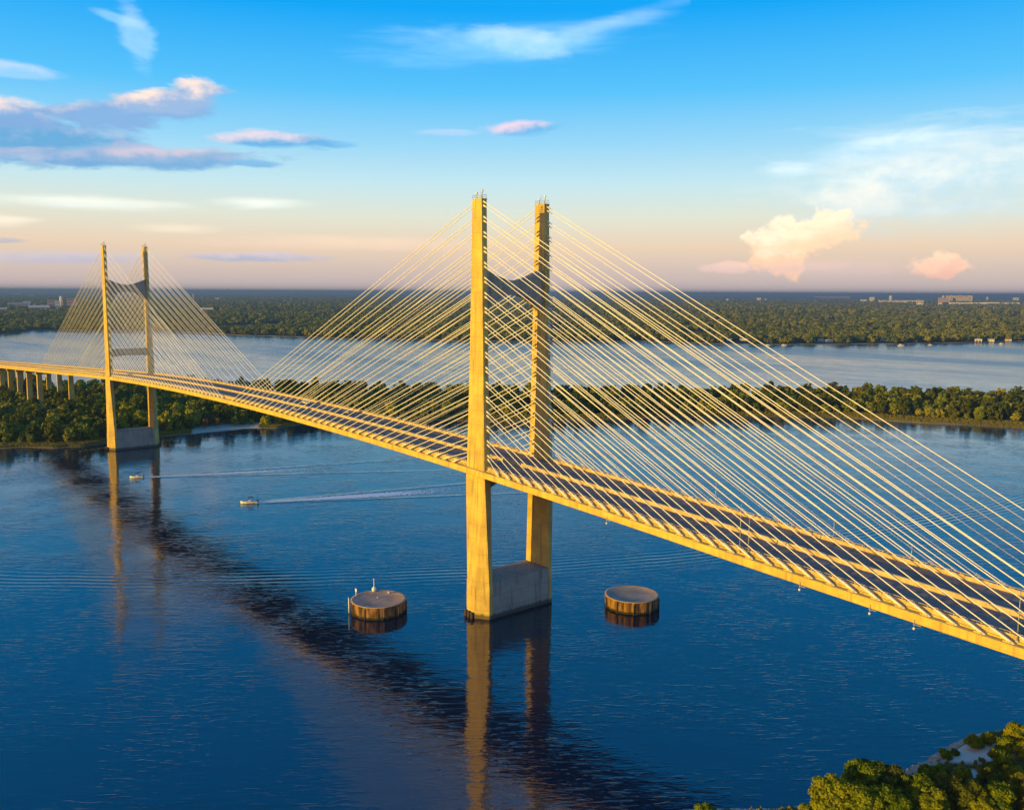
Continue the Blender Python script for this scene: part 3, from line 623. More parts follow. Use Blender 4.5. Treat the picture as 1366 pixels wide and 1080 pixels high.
# near bank at the lower right
BK = [(104, -75), (116, -49), (128, -34), (133.5, -22), (136, -3), (137.5, 8), (138, 20), (140, 31), (146, 44), (160, 54), (185, 62), (220, 70), (300, 90), (420, 120)]
BY = [p[1] for p in BK]; BX = [p[0] for p in BK]
def bankd(x, y):            # signed distance-like: positive inland
    return min(max(x-float(np.interp(y, BY, BX)), -20), 1e9) if y < 46 else min(x-float(np.interp(y, BY, BX)), (float(np.interp(x, BX[8:], BY[8:]))-y))
vs = []; at = []; gx = np.arange(90, 300, 1.5); gy_ = np.arange(-75, 92, 1.5)
pads = [(gz(1288, 1013), 5.6, 10.), (gz(1325, 1007), 3.2, 8.), (gz(1292, 1046), 2.2, 3.2), (gz(1358, 1017), 1.5, 7.), (gz(1350, 1072), 2.2, 5)]
for x in gx:
    for y in gy_:
        d = bankd(x, y)+1.2*math.sin(x*.7+y*.4)*math.sin(y*.33)
        z = float(np.interp(d, [-8, -1, 0, 3, 7, 20], [-3, -.5, .1, 1.5, 2.3, 2.7]))+.12*math.sin(x*.5)*math.cos(y*.6); vs.append((x, y, z))
        a_ = 0
        for c_, ra, rb in pads:
            u = (x-c_[0])*R0[0]+(y-c_[1])*R0[1]; v = -(x-c_[0])*R0[1]+(y-c_[1])*R0[0]; a_ = max(a_, min(1, max(0, (1.15-math.hypot(u/rb, v/ra))*4)))
        at.append(a_)
ny = len(gy_); fs = [(i*ny+j, (i+1)*ny+j, (i+1)*ny+j+1, i*ny+j+1) for i in range(len(gx)-1) for j in range(ny-1)]
b = MB(); b.add(vs, fs, 0, True); o = b.build('river_bank', MAT['bank']); o.data.attributes.new('sand', 'FLOAT', 'POINT').data.foreach_set('value', at); tag(o, kind='structure')
def bankz(x, y): return float(np.interp(bankd(x, y), [-8, -1, 0, 3, 7, 20], [-3, -.5, .1, 1.5, 2.3, 2.7]))

# rocks
def rockverts(r, c, seed, b, mi=0):
    rr = random.Random(seed); L = []
    for k, (ph) in enumerate((-.9, -.35, .25, .8)):
        L.append([(c[0]+r*rr.uniform(.75, 1.15)*math.cos(ph)*math.cos(a)*1.2, c[1]+r*rr.uniform(.75, 1.15)*math.cos(ph)*math.sin(a), c[2]+r*.75*math.sin(ph)) for a in [2*math.pi*i/7+k*.3 for i in range(7)]])
    b.loft(L, mi)
b = MB()
for i in range(1500):
    px = random.uniform(1200, 1300); py = 1030-(px-1222)*.6+random.uniform(-4, 16) if px < 1262 else 1003-(px-1262)*.75+random.uniform(-2, 6)
    g = gz(px, py, 1.); d = bankd(g[0], g[1])
    if -1.5 < d < 4: rockverts(random.uniform(.25, .75), (g[0], g[1], bankz(g[0], g[1])+.1), i, b)
for i in range(700):
    y = random.uniform(-70, 44); d = random.uniform(-1.2, 1.8); x = float(np.interp(y, BY, BX))+d
    rockverts(random.uniform(.2, .6), (x, y, bankz(x, y)+.05), 5000+i, b)
tag(b.build('riprap', MAT['rock']), 'tan stone riprap covering the slope of the near bank', 'riprap', None, 'stuff')
pos = [(1301, 981), (1306, 979), (1311, 980), (1317, 978), (1247, 1006), (1253, 1005), (1070, 1078), (1347, 993)]
ords = ['leftmost pale boulder of the row at the far tip of the bank', 'second pale boulder from left in the row at the tip of the bank', 'third pale boulder from left in the row at the tip of the bank', 'rightmost pale boulder of the row at the tip of the bank',
        'pale boulder at the head of the riprap slope', 'larger pale boulder right of the one at the head of the riprap', 'pale boulder at the waterline left of the big bank trees', 'pale boulder among bushes right of the dirt patch']
for i, ((x, y), lb) in enumerate(zip(pos, ords)):
    g = gz(x, y, 2.); g2 = bankz(g[0], g[1]); b = MB(); rockverts(.85+.12*(i % 3), (0, 0, .3), 90+i, b); o = b.build('boulder', MAT['pale_rock']); o.location = (g[0], g[1], max(g2, .1)); tag(o, lb, 'boulder', 'pale boulders on the near bank')

# ------------------------------------------------------------------ trees
def crown_mesh(name, seed, Rr_, H, z0, nl, nleaf, ls, mat, core=.74, flat=.8):
    g = np.random.default_rng(seed); lobes = []
    lobes.append((0, 0, z0+H*.52, Rr_*(.62 if nl < 12 else .52)))
    for i in range(nl):
        a = g.uniform(0, 2*math.pi); rr = Rr_*math.sqrt(g.uniform(.08, 1))*.74; h = g.uniform(.12, .92)
        k = math.sqrt(max(.15, 1-abs(h-.42)**2*2.6)); lobes.append((rr*k*math.cos(a), rr*k*math.sin(a), z0+H*h, Rr_*(g.uniform(.22, .40) if nl < 12 else g.uniform(.13, .31))))
    w_ = np.array([l[3]**2 for l in lobes]); w_ /= w_.sum(); L = np.array(lobes)
    idx = g.choice(len(lobes), nleaf, p=w_); d = g.normal(size=(nleaf, 3)); d[:, 2] += .35; d /= np.linalg.norm(d, axis=1)[:, None]
    c = L[idx, :3]+d*(L[idx, 3]*g.uniform(.5, 1.22, nleaf))[:, None]*np.array([1, 1, flat])
    nrm = d+g.normal(size=(nleaf, 3))*.45; nrm /= np.linalg.norm(nrm, axis=1)[:, None]
    u = np.cross(nrm, g.normal(size=(nleaf, 3))); u /= np.linalg.norm(u, axis=1)[:, None]; v = np.cross(nrm, u)
    s = (ls*g.uniform(.55, 1.25, nleaf))[:, None]; u *= s; v *= s*g.uniform(.5, .95, nleaf)[:, None]
    V = np.stack([c-u, c-v*.9, c+u, c+v], 1).reshape(-1, 3)
    faces = [(4*i, 4*i+1, 4*i+2, 4*i+3) for i in range(nleaf)]; V = V.tolist()
    b = MB(); b.v = V; b.f = [list(f) for f in faces]; b.m = [0]*nleaf; b.sm = [False]*nleaf
    for x, y, z, r in lobes:        # inner foliage mass of each limb
        r *= core; prof = [(.05, -.95), (.62, -.7), (.95, -.2), (.92, .3), (.6, .75), (.05, .96)]
        b.loft([[(x+r*q*math.cos(2*math.pi*i/8+z)*g.uniform(.85, 1.15), y+r*q*math.sin(2*math.pi*i/8+z)*g.uniform(.85, 1.15), z+r*h*flat) for i in range(8)] for q, h in prof])
    return b.mesh(name, mat)
def trunk_mesh(name, seed, z1, Rr_, r=.3):
    g = random.Random(seed); b = MB(); top = (g.uniform(-.4, .4), g.uniform(-.4, .4), z1); b.tube((0, 0, -.6), top, r*1.5, r, 8)
    for k in range(5):
        a = k*1.256+g.uniform(-.3, .3); e = (top[0]+math.cos(a)*Rr_*.5, top[1]+math.sin(a)*Rr_*.5, z1+Rr_*g.uniform(.35, .8)); b.tube((top[0], top[1], z1-.3), e, r*.6, r*.2, 6)
        b.tube(((top[0]+e[0])/2, (top[1]+e[1])/2, (z1+e[2])/2), (e[0]+math.sin(a)*Rr_*.25, e[1]-math.cos(a)*Rr_*.25, e[2]+1.), r*.3, r*.1, 5)
    return b.mesh(name, MAT['bark'])
HI = [crown_mesh('crown', 10+i, 5.2, 7.2+i*.5, 1.2, 62+4*i, 17000, .34, MAT['leaf_bank'] if i != 3 else MAT['leaf_dark'], .42) for i in range(4)]
BUSH = [crown_mesh('crown', 30+i, 2.2, 2.4, .2, 9, 4200, .22, MAT['leaf_bank'], .42) for i in range(2)]
HT = [trunk_mesh('trunk', i, 3.2, 5.2) for i in range(3)]; BT = trunk_mesh('trunk', 9, .6, 2., .12)
MD = [crown_mesh('crown', 50+i, 5.6, 8.0+i*.9, .8, 28+i, 2500, .62, MAT['leaf'] if i < 4 else MAT['leaf_dark'], .50) for i in range(6)]
MBR = crown_mesh('crown', 66, 4.6, 10.5, 1.5, 13, 1500, .5, MAT['leaf_brown'], .5)
MT = [trunk_mesh('trunk', 20+i, 3.4, 5.) for i in range(2)]
LO = [crown_mesh('crown', 80+i, 6.2, 8.5, .6, 7, 260, 1.35, MAT['leaf_far'], .66) for i in range(4)]
def tree(name, crown, trunk, loc, rz, sc, label, group, cat='tree'):
    t = empty(name, loc, rz); t.scale = sc
    for nm, me in (('crown', crown), ('trunk', trunk)):
        o = bpy.data.objects.new(nm, me); COL.objects.link(o); o.parent = t
    return tag(t, label, cat, group)
BANK = [(1108, 1060, 1.02, 0, 'round yellow green tree at the left end of the near bank'), (1152, 1034, 1.10, 1, 'tallest bright green tree of the near bank, standing at the water'),
 (1184, 1046, .88, 3, 'darker olive tree between two bright green trees on the near bank'), (1222, 1060, .88, 2, 'broad bright tree just below the riprap slope'),
 (1150, 1074, .95, 2, 'tree at the bottom edge beneath the tallest bank tree'), (1190, 1078, .95, 0, 'yellowish tree at the bottom edge below the broad tree'),
 (1262, 1056, .72, 3, 'dark tree right of the broad tree and below the dirt patch'), (1240, 1078, .9, 1, 'small crowned tree at the bottom edge under the dark tree'),
 (1285, 1068, .85, 3, 'dark tree at the bottom between pale ground and right edge'), (1330, 1068, .9, 0, 'yellow green tree near the lower right corner'),
 (1318, 1048, .62, 3, 'low dark tree beneath the pale dirt patch'), (1350, 1042, .62, 2, 'green tree right of the dirt patch at the frame edge'),
 (1305, 1079, .75, 1, 'small tree cut by the bottom edge near the right corner'), (1362, 1062, .8, 3, 'dark tree in the lower right corner'),
 (940, 1079, .62, 0, 'lone crown tip poking in at the bottom, left of the bank'), (1356, 982, .66, 2, 'bright tree at the right edge on the far tip of the bank')]
for x, y, s, k, lb in BANK:
    s *= .88; g = gz(x, y+8, 5.*s)
    if x == 940: z = 0.6
    else: z = max(.6, bankz(g[0], g[1]))
    tree('broadleaf_tree', HI[k], HT[k % 3], (g[0], g[1], z-.3), random.uniform(0, 6), (s, s, s*.92), lb, 'trees on the near bank')
BU = [(1300, 991, 1.05, 'bright rounded shrub at the far edge of the dirt patch'), (1318, 986, 1., 'low shrub right of the pale boulders'), (1340, 998, 1.15, 'low shrub between dirt patch and right edge'), (1262, 1004, .8, 'small shrub above the riprap slope'),
 (1256, 1033, .95, 'shrub just under the riprap, left of the dirt patch'), (1282, 1036, 1., 'shrub below the dirt patch'), (1322, 1026, .8, 'shrub touching the lower right of the dirt patch'), (1336, 1018, 1.3, 'shrub beside the pale path at the right'), (1274, 999, .55, 'small shrub behind the dirt patch at the water'),
 (1236, 1034, 1.1, 'shrub at the foot of the riprap slope'), (1362, 1004, 1.1, 'shrub at the right edge above the path'), (1075, 1077, .7, 'tiny shrub by the water at the left end of the bank')]
for i, (x, y, s, lb) in enumerate(BU):
    g = gz(x, y+2, 2.6); tree('shrub', BUSH[i % 2], BT, (g[0], g[1], max(.5, bankz(g[0], g[1]))-.1), i*1.7, (s, s, s), lb, 'shrubs on the near bank', 'shrub')
# a far row with houses: low-detail individuals on the mainland shore
FARN = [(945, 453, 1.1, 'tree on the far shore left of the pale house'), (1004, 452, 1.35, 'tall tree between two pale houses on the far shore'), (1016, 451, 1.25, 'right hand tree of the pair between far shore houses'), (1076, 453, 1.5, 'bright broad tree on the far shore above the beach'), (1166, 455, 1.4, 'lone yellowish tree standing forward on the far shore'),
        (55, 437, 1.2, 'dark tree behind the long jetty on the left far shore')]
FO = []
for i, (x, y, s, lb) in enumerate(FARN):
    g = gz(x, y, 3.); FO.append(tree('broadleaf_tree', LO[i % 4], MT[i % 2], (g[0], g[1], 1.5), i, (s*1.1, s*1.1, s*1.1), lb, 'trees on the far shore'))
LOobj = [[c for c in f.children if c.name.startswith('crown')][0] for f in FO[:4]]
# island wood: jittered rows across the island
pts = []
for az in np.arange(ISN[0, 0]+.02, ISN[-1, 0]-.03, .0001):
    pass
az = ISN[0, 0]+.02
cand = []
while az < ISN[-1, 0]-.02:
    rn, rf = islr(az); px = 683+FPX*math.tan(max(-1.2, min(1.2, az+YAW)))
    m0 = 11 if px < 140 else (13 if px < 345 else (9 if px < 620 else 22))
    if 1130 < px: m0 = 30+6*math.sin(az*50)
    if 340 < px < 372: m0 = 7
    r = rn+m0+random.uniform(0, 4)
    while r < rf-10:
        a2 = az+random.uniform(-.4, .4)*8.2/r; x = CAM[0]+math.sin(a2)*r; y = CAM[1]+math.cos(a2)*r
        ok = not (abs(y-YC) < 26 and x > -600 and x < -380 and abs(y-YC) > 0 and x > -425)
        if abs(y-YC) < 17 and min(abs(x+598.5+38.4*k) for k in range(17)) < 5: ok = False
        if ok: cand.append((r, a2, x, y, px, r-rn))
        r += random.uniform(7.2, 10.5)
    az += 9./rn
inview = lambda c: -25 < c[4] < 1391
cand.sort(key=lambda c: (0 if inview(c) else 1, c[5] if c[5] < 45 else c[0]))
NIND = 300-len(BANK)-len(FARN)
stuffp = []
for i, (r, a2, x, y, px, dd) in enumerate(cand):
    s = random.choice((.7, .85, 1, 1.1, 1.25))*random.uniform(.9, 1.1)
    if dd < 18: s *= .72
    if 1120 < px: s *= .92
    hz = random.uniform(.85, 1.1)
    br = (262 < px < 302 and dd < 60) 
    z = 1.2
    if i < NIND and inview((0, 0, 0, 0, px)):
        if br: lb, gr = 'rust brown dry tree in the wood just right of the far tower', 'brown trees right of the far tower'
        elif px < 205: lb, gr = 'green broadleaf tree in the wood around the far tower and under the viaduct', 'island trees around the far tower'
        elif px < 640: lb, gr = 'green broadleaf tree in the island wood behind the main span between the towers', 'island trees behind the main span'
        else: lb, gr = 'green broadleaf tree in the island wood seen right of the near tower through the stays', 'island trees right of the near tower'
        tree('broadleaf_tree', MBR if br else MD[i % 6], MT[i % 2], (x, y, z-.3), random.uniform(0, 6.28), (s, s, s*hz), lb, gr)
    else: stuffp.append((x, y, z, s, i % 6))
MDobj = []
seen = set()
for o in COL.objects:
    if o.name.startswith('crown') and o.data in MD and o.data.name not in seen: seen.add(o.data.name); MDobj.append(o)
def scatter(name, pts_, objs, label, cat):
    me = bpy.data.meshes.new(name); me.from_pydata([(p[0], p[1], p[2]) for p in pts_], [], [])
    me.attributes.new('sc', 'FLOAT', 'POINT').data.foreach_set('value', [p[3] for p in pts_])
    me.attributes.new('ix', 'INT', 'POINT').data.foreach_set('value', [int(p[4]) % len(objs) for p in pts_])
    me.attributes.new('rt', 'FLOAT', 'POINT').data.foreach_set('value', rng.uniform(0, 6.28, len(pts_)).tolist())
    o = bpy.data.objects.new(name, me); COL.objects.link(o)
    ng = bpy.data.node_groups.new(name+'_nodes', 'GeometryNodeTree'); ng.interface.new_socket('Geometry', in_out='INPUT', socket_type='NodeSocketGeometry'); ng.interface.new_socket('Geometry', in_out='OUTPUT', socket_type='NodeSocketGeometry')
    A = ng.nodes.new; gi = A('NodeGroupInput'); go = A('NodeGroupOutput'); iop = A('GeometryNodeInstanceOnPoints'); g2i = A('GeometryNodeGeometryToInstance')
    for ob in objs[::-1]:
        oi = A('GeometryNodeObjectInfo'); oi.transform_space = 'ORIGINAL'; oi.inputs['Object'].default_value = ob; oi.inputs['As Instance'].default_value = True
        ng.links.new(oi.outputs['Geometry'], g2i.inputs[0])
    def att(nm, dt):
        q_ = A('GeometryNodeInputNamedAttribute'); q_.data_type = dt; q_.inputs['Name'].default_value = nm; return q_.outputs['Attribute']
    cx = A('ShaderNodeCombineXYZ'); ng.links.new(att('rt', 'FLOAT'), cx.inputs[2])
    ng.links.new(gi.outputs[0], iop.inputs['Points']); ng.links.new(g2i.outputs[0], iop.inputs['Instance']); iop.inputs['Pick Instance'].default_value = True
    ng.links.new(att('ix', 'INT'), iop.inputs['Instance Index']); ng.links.new(att('sc', 'FLOAT'), iop.inputs['Scale']); ng.links.new(cx.outputs[0], iop.inputs['Rotation'])
    ng.links.new(iop.outputs[0], go.inputs[0]); md = o.modifiers.new('scatter', 'NODES'); md.node_group = ng
    return tag(o, label, cat, None, 'stuff')
scatter('island_wood', stuffp, MDobj, 'dense green wood filling the middle of the low island', 'wood')
# mainland forest
fp = []
def inwater(a): return rad(MNS, a)+wob(a, 1.6, 1)*9
a0, a1 = -YAW-.60, -YAW+.60
CLEAR = []
def forest(n_, d0, d1, s0, s1):
    k = 0
    while k < n_:
        a = random.uniform(a0, a1); r0 = float(inwater(a)); u = random.random(); r = math.sqrt((r0+d0)**2*(1-u)+(r0+d1)**2*u)
        x = CAM[0]+math.sin(a)*r; y = CAM[1]+math.cos(a)*r; k += 1
        cl = math.sin(x*.004+1)*math.sin(y*.005)+.6*math.sin(x*.011+y*.009)
        if r-r0 > 120 and cl > 1.05: continue
        fp.append((x, y, 1.5+min(3, (r-r0)*.002), random.uniform(s0, s1)*(1.-.25*(cl > .7)), k))
HOUSES = [(992, 450.5, 16, 9, 'white_wall', 'grey_roof', 'long pale roofed house nearest the stays on the far shore'), (1027, 450, 15, 9, 'white_wall', 'grey_roof', 'pale grey roofed house right of the tall tree pair on the far shore'), (1095, 451.5, 12, 8, 'cream_wall', 'grey_roof', 'small house left of a white roofed one on the far shore'),
 (1106, 452, 15, 9, 'white_wall', 'grey_roof', 'white roofed house between the broad tree and the beach'), (1207, 446.5, 9, 9, 'cream_wall', 'white_paint', 'small white house set back among the trees on the far shore'), (1178, 453, 10, 8, 'white_wall', 'brown_roof', 'brown roofed house beside the forward tree'),
 (1322, 453.5, 12, 9, 'white_wall', 'grey_roof', 'pale house left of the far right boathouse'), (1345, 452.5, 13, 8, 'cream_wall', 'brown_roof', 'brown roofed house close to the right edge of the far shore'), (973, 451, 9, 8, 'white_wall', 'white_paint', 'little white house left of the long pale one'),
 (38, 431.5, 18, 12, 'white_wall', 'white_paint', 'white house behind the jetty on the left far shore'), (12, 434, 16, 9, 'cream_wall', 'grey_roof', 'low cream house at the left edge of the far shore')]
HP = []
for x, y, wd, dp, *_ in HOUSES:
    g = gz(x, y+(4.2 if x < 1150 else 1.5), 2.); HP.append(g); CLEAR.append((g[0], g[1], 17)); v = (CAM-g)[:2]; v /= np.linalg.norm(v)
    for q in (16, 32, 48, 64): CLEAR.append((g[0]+v[0]*q, g[1]+v[1]*q, 17))
FARB = [  # x, base y, width px, height px, wall, label, kind
 (1279, 402.5, 32, 6.2, 'cream_wall', 'large tan factory block on the right horizon'), (1259, 404, 14, 5, 'pink_wall', 'lower pinkish wing left of the tan factory block'), (1258, 402, 3, 6, 'white_wall', 'white silo tower at the left of the tan factory'), (1267, 402.5, 3, 5, 'white_wall', 'short white silo between factory wing and tan block'),
 (1290, 406.5, 44, 1.6, 'white_wall', 'long low white warehouse in front of the tan factory'), (1254, 407.5, 5, 2, 'white_wall', 'tiny white shed below the factory wing'), (1227, 405.5, 9, 3.6, 'cream_wall', 'cream hall left of the tan factory'), (1227, 407.6, 8, 1.6, 'white_wall', 'white shed in front of the cream hall'),
 (1163, 402.5, 6, 4.6, 'white_wall', 'white block with stack at centre right horizon'), (1188, 402, 4, 6, 'white_wall', 'white silo standing above a long low building'), (1190, 403.5, 34, 1.8, 'cream_wall', 'long low cream building under the silo'), (1215, 403, 20, 1.3, 'white_wall', 'thin white warehouse between silo and cream hall'),
 (1322, 406, 20, 1.6, 'white_wall', 'white warehouse right of the tan factory'), (1348, 406.5, 22, 1.4, 'white_wall', 'white warehouse nearest the right edge'), (1317, 401, 3, 4, 'white_wall', 'white tower right of the tan factory'), (1355, 402, 7, 3.6, 'white_wall', 'white domed block at the right edge horizon'),
 (1012, 401, 5, 2.6, 'white_wall', 'left of two bright white tanks on the centre horizon'), (1019, 401, 6, 2., 'white_wall', 'right of two bright white tanks on the centre horizon'), (1110, 397.5, 44, 1.3, 'pink_wall', 'very long pale pink warehouse on the horizon'), (970, 401.5, 3, 2, 'white_wall', 'tiny white shed left of the white tanks'), (1152, 402, 8, 1.6, 'white_wall', 'low white hall left of the white block'),
 (82, 408.5, 4, 10, 'white_wall', 'slim white tower building left of the far bridge tower'), (70, 407.5, 12, 5, 'pink_wall', 'pink block left of the slim white tower'), (96, 408.5, 12, 7.5, 'pink_wall', 'tall pink block right of the slim white tower'), (77, 408.8, 6, 4.5, 'white_wall', 'white podium joined to the foot of the slim tower'), (25, 407.5, 26, 2, 'cream_wall', 'long cream hall at the left horizon'), (36, 405.5, 9, 2, 'white_wall', 'white shed behind the long cream hall'),
 (52, 413, 25, 3, 'white_wall', 'white sheds in the trees below the pink block'), (5, 414.5, 8, 2.2, 'white_wall', 'white shed at the far left among the trees'), (22, 392.8, 10, 1.2, 'white_wall', 'faint white hall on the far left skyline'), (41, 395.5, 7, 1.2, 'white_wall', 'faint white block below the left skyline'), (276, 414.5, 16, 1.8, 'white_wall', 'white flat roofed hall right of the far tower stays'),
 (258, 399.5, 1.2, 6, 'white_wall', 'thin white water tower right of the far bridge tower'), (290, 400.5, 5, 2, 'white_wall', 'small white hall beyond the far tower stays')]
for x, y, wp, hp, wm, lb in FARB:
    g = gz(x, y, 6.); D_ = float((g-CAM)@Fv); v = (CAM-g)[:2]; v /= np.linalg.norm(v); sz = max(30, wp*D_/FPX*.5)
    for q in range(0, 1100 if D_ > 5000 else 500, 90):
        for e in ((0,) if wp < 14 else (-.66, 0, .66)): CLEAR.append((g[0]+v[0]*q-v[1]*sz*e, g[1]+v[1]*q+v[0]*sz*e, max(55, sz*.5)))
forest(9000, 10, 600, .7, 1.8); forest(14000, 500, 2200, .9, 2.2); forest(19000, 2000, 7000, 1.4, 3.); forest(12000, 6500, 16000, 1.8, 3.)
FPA = np.array([(p[0], p[1]) for p in fp]); keep = np.ones(len(fp), bool)
for c in CLEAR: keep &= ((FPA[:, 0]-c[0])**2+(FPA[:, 1]-c[1])**2) > c[2]**2
fp = [p for p, k_ in zip(fp, keep) if k_]
scatter('mainland_forest', fp, LOobj, 'endless green forest covering the flat mainland to the horizon', 'forest')
# marsh grass fringe of the island
b = MB(); g = random.Random(5)
for i in range(15000):
    az = g.uniform(-YAW-.55, -YAW+.55); rn, rf = islr(az); px = 683+FPX*math.tan(az+YAW)
    if 250 < px < 342: continue
    w_ = 12 if px < 620 else 26; r = rn+1.5+g.random()**1.4*w_; x = CAM[0]+math.sin(az)*r; y = CAM[1]+math.cos(az)*r; z = float(np.interp(r-rn, [0, 2.5, 6, 14, 30], [.12, .65, .95, 1.3, 1.7])); h = g.uniform(.5, 1.3); s = g.uniform(.3, .8); a = g.uniform(0, 3.14)
    for q in (0, 1.57):
        cx_, sx_ = math.cos(a+q)*s, math.sin(a+q)*s
        b.add([(x-cx_, y-sx_, z-.1), (x+cx_, y+sx_, z-.1), (x+cx_*.8, y+sx_*.8, z+h), (x-cx_*.8, y-sx_*.8, z+h*.8)], [(0, 1, 2, 3)])
tag(b.build('marsh_grass', MAT['grass']), 'yellow green marsh grass fringing the island shore', 'grass', None, 'stuff')

b = MB(); g = random.Random(8)
for i in range(9000):
    x, y = g.uniform(125, 215), g.uniform(-60, 60); d = bankd(x, y)
    if d < 2.2: continue
    if any(math.hypot(((x-c_[0])*R0[0]+(y-c_[1])*R0[1])/rb, (-(x-c_[0])*R0[1]+(y-c_[1])*R0[0])/ra) < g.uniform(.7, 1.1) for c_, ra, rb in pads): continue
    z = bankz(x, y); h = g.uniform(.3, 1.1); s = g.uniform(.15, .5); a = g.uniform(0, 3.14)
    for q in (0, 1.57):
        cx_, sx_ = math.cos(a+q)*s, math.sin(a+q)*s
        b.add([(x-cx_, y-sx_, z-.1), (x+cx_, y+sx_, z-.1), (x+cx_*.7, y+sx_*.7, z+h), (x-cx_*.7, y-sx_*.7, z+h*.7)], [(0, 1, 2, 3)])
tag(b.build('bank_grass', MAT['grass']), 'rough grass and weeds covering the near bank', 'grass', None, 'stuff')

# ------------------------------------------------------------------ houses, jetties, moored boats on the far shore
def face_cam(g): return math.atan2(CAM[1]-g[1], CAM[0]-g[0])
for (x, y, wd, dp, wm, rm, lb), g in zip(HOUSES, HP):
    t = empty('house', (g[0], g[1], 1.6), face_cam(g)+.15*math.sin(x)); tag(t, lb, 'house', 'houses on the far shore'); h = 3.4
    b = MB(); b.box(-dp/2, dp/2, -wd/2, wd/2, -.5, h); b.add([(-dp/2, -wd/2, h), (dp/2, -wd/2, h), (0, -wd/2, h+2.3)], [(0, 1, 2)]); b.add([(-dp/2, wd/2, h), (dp/2, wd/2, h), (0, wd/2, h+2.3)], [(2, 1, 0)]); b.build('wall', MAT[wm], t)
    b = MB()
    for s in (-1, 1): b.hexa([(s*(dp/2+.7), -wd/2-.6, h-.25), (s*(dp/2+.7), wd/2+.6, h-.25), (0, wd/2+.6, h+2.4), (0, -wd/2-.6, h+2.4), (s*(dp/2+.7), -wd/2-.6, h+.02), (s*(dp/2+.7), wd/2+.6, h+.02), (0, wd/2+.6, h+2.7), (0, -wd/2-.6, h+2.7)])
    b.build('roof', MAT[rm], t)
    for k in range(3): MB().box(dp/2+.003, dp/2+.06, -wd/2+wd*(k+.6)/3.4, -wd/2+wd*(k+.6)/3.4+1.3, 1., 2.3).build('window', MAT['glass'], t)
    MB().box(dp/2+.003, dp/2+.08, -.5, .5, -.2, 2.2).build('door', MAT['timber'], t)
for i, (x, y, L, lb) in enumerate([(1022, 457.5, 34, 'short timber jetty below the tall tree pair on the far shore'), (1048, 458, 26, 'timber jetty beside the white moored boat'), (1240, 457.5, 30, 'timber jetty in the middle of the right far shore'), (1318, 456, 36, 'timber jetty by the cream boathouse'), (1340, 456, 40, 'timber jetty nearest the right edge'), (8, 443, 120, 'long low jetty at the left end of the far shore')]):
    g = gz(x, y, .5); tw = face_cam(g)
    if x == 8: tw = math.atan2(R0[1], R0[0])+.25
    dock(g[0]-math.cos(tw)*6, g[1]-math.sin(tw)*6, tw, L, lb, 'jetty', 3., 1.5, 'jetty', 8)
for x, y, L, lb in [(1024, 461, 9, 'small white boat moored at the short jetty'), (1046, 461, 11, 'white cabin boat moored at the second jetty'), (1202, 461.5, 13, 'cream cabin boat moored off the middle of the far shore'), (1241, 460.5, 9, 'small boat at the middle jetty of the right far shore'), (1336, 459, 10, 'white boat at the jetty nearest the right edge')]:
    g = gz(x, y); t = empty('moored_boat', (g[0], g[1], .1), math.atan2(R0[1], R0[0])); tag(t, lb, 'boat', 'boats moored along the far shore')
    b = MB(); secs = [(-.5, .16, .0, .12), (-.1, .18, -.03, .12), (.25, .14, 0, .15), (.5, .01, .1, .2)]; b.loft([[(a*L, -w_*L, h*L), (a*L, -w_*.8*L, 0), (a*L, 0, zk*L), (a*L, w_*.8*L, 0), (a*L, w_*L, h*L)] for a, w_, zk, h in secs]); b.build('hull', MAT['white_paint'], t)
    b = MB(); b.hexa([(-.3*L, -.11*L, .12*L), (.15*L, -.11*L, .12*L), (.15*L, .11*L, .12*L), (-.3*L, .11*L, .12*L), (-.27*L, -.1*L, .28*L), (.08*L, -.1*L, .28*L), (.08*L, .1*L, .28*L), (-.27*L, .1*L, .28*L)]); b.build('cabin', MAT['white_wall'], t)
    b = MB(); b.box(-.22*L, .05*L, -.112*L, .112*L, .18*L, .23*L); b.build('cabin_window', MAT['glass'], t)
g = gz(1305, 456.5, 0); t = empty('boathouse', (g[0], g[1], 0), face_cam(g)); tag(t, 'cream boathouse on piles with lit front, right part of far shore', 'boathouse')
MB().box(-4, 4, -7, 7, 1.5, 5.5).build('wall', MAT['cream_wall'], t)
b = MB()
for s in (-1, 1): b.hexa([(s*4.6, -7.5, 5.3), (s*4.6, 7.5, 5.3), (0, 7.5, 7.2), (0, -7.5, 7.2), (s*4.6, -7.5, 5.5), (s*4.6, 7.5, 5.5), (0, 7.5, 7.5), (0, -7.5, 7.5)])
b.build('roof', MAT['white_paint'], t)
for y in (-5, 1): MB().box(4.003, 4.1, y, y+4, 1.6, 4.4).build('boat_door', MAT['timber'], t)
for x_ in (-3.5, 3.5):
    for y_ in (-6.5, 0, 6.5): MB().tube((x_, y_, -2), (x_, y_, 1.5), .2).build('pile', MAT['timber'], t)

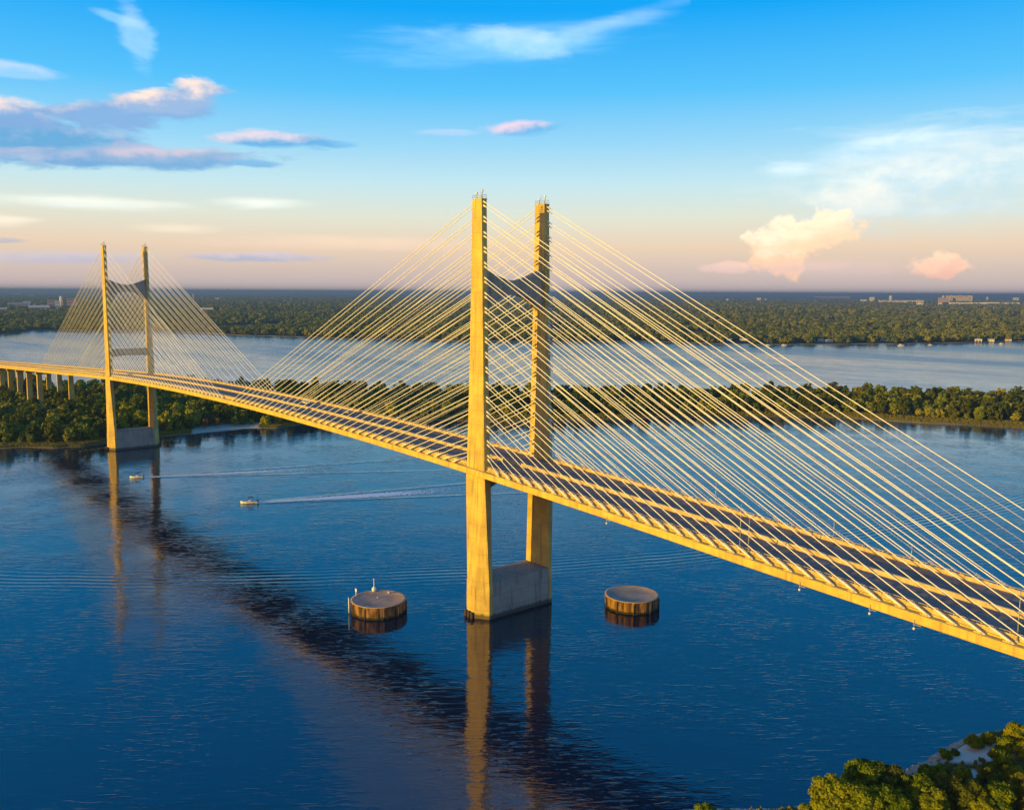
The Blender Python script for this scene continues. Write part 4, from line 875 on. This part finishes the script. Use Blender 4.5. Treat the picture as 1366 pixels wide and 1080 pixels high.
# ------------------------------------------------------------------ works and towns far inland (all kilometres away)
for x, y, wp, hp, wm, lb in FARB:
    g = gz(x, y, 6.); D_ = float((g-CAM)@Fv); k = D_/FPX; W_ = wp*k; H_ = hp*k; t = empty('factory_building' if wp > 4 else 'silo', (g[0], g[1], 2.), face_cam(g)); tag(t, lb, 'building' if wp > 4 else 'silo', 'industrial buildings on the horizon')
    dpt = min(W_*.6, 90)+6; H_ = H_*1.25+8
    if wp <= 4 and hp > 3:
        r = W_/2; MB().lathe((0, 0, 0), [(r, 0), (r, H_*.93), (r*.5, H_), (.1, H_+1)], 18).build('wall', MAT[wm], t)
        MB().lathe((0, 0, H_*.93-3), [(r+.1, 0), (r+1, .1), (r+1, 1.5), (r+.1, 1.6)], 18).build('gallery', MAT['steel'], t)
    else:
        MB().box(-dpt/2, dpt/2, -W_/2, W_/2, -2, H_).build('wall', MAT[wm], t)
        b = MB(); b.hexa([(-dpt/2-1, -W_/2-1, H_+.01), (dpt/2+1, -W_/2-1, H_+.01), (dpt/2+1, W_/2+1, H_+.01), (-dpt/2-1, W_/2+1, H_+.01), (-dpt/2, -W_/2, H_+2), (dpt/2, -W_/2, H_+2), (dpt/2, W_/2, H_+2), (-dpt/2, W_/2, H_+2)]); b.build('roof', MAT['white_paint'] if wm == 'white_wall' else MAT['grey_roof'], t)
        nf = max(1, int(H_/14))
        for f in range(nf): MB().box(dpt/2+.01, dpt/2+.3, -W_*.44, W_*.44, H_*(f+.45)/nf, H_*(f+.45)/nf+H_/nf*.22).build('window_band', MAT['glass'], t)
        if wp > 20:
            for q_ in (-.3, .1, .33): MB().box(-6, 6, W_*q_, W_*q_+14, H_+2.01, H_+7).build('roof_plant', MAT['steel'], t)

# ------------------------------------------------------------------ haze
m_, nt = newmat('haze'); n = N(nt); pv = n.new('ShaderNodeVolumePrincipled'); pv.inputs['Color'].default_value = (.18, .31, .56, 1); pv.inputs['Density'].default_value = 9e-5; m_.cycles.homogeneous_volume = True; pv.inputs['Anisotropy'].default_value = .1
oo = n.new('ShaderNodeOutputMaterial'); nt.links.new(pv.outputs[0], oo.inputs['Volume'])
b = MB(); b.box(-61500, 61500, -61500, 61500, -7., 141.); o = b.build('haze', m_); tag(o, 'faint blue evening haze over the river and far shore', 'haze', None, 'stuff')

# ------------------------------------------------------------------ render settings
S.render.engine = 'CYCLES'; S.cycles.samples = 192; S.cycles.use_denoising = True; S.cycles.max_bounces = 6; S.cycles.diffuse_bounces = 2; S.cycles.glossy_bounces = 3; S.cycles.transparent_max_bounces = 6; S.cycles.volume_bounces = 0
S.view_settings.view_transform = 'Standard'; S.view_settings.look = 'None'; S.view_settings.exposure = .32; S.view_settings.gamma = 1
S.render.resolution_x = 1024; S.render.resolution_y = 809
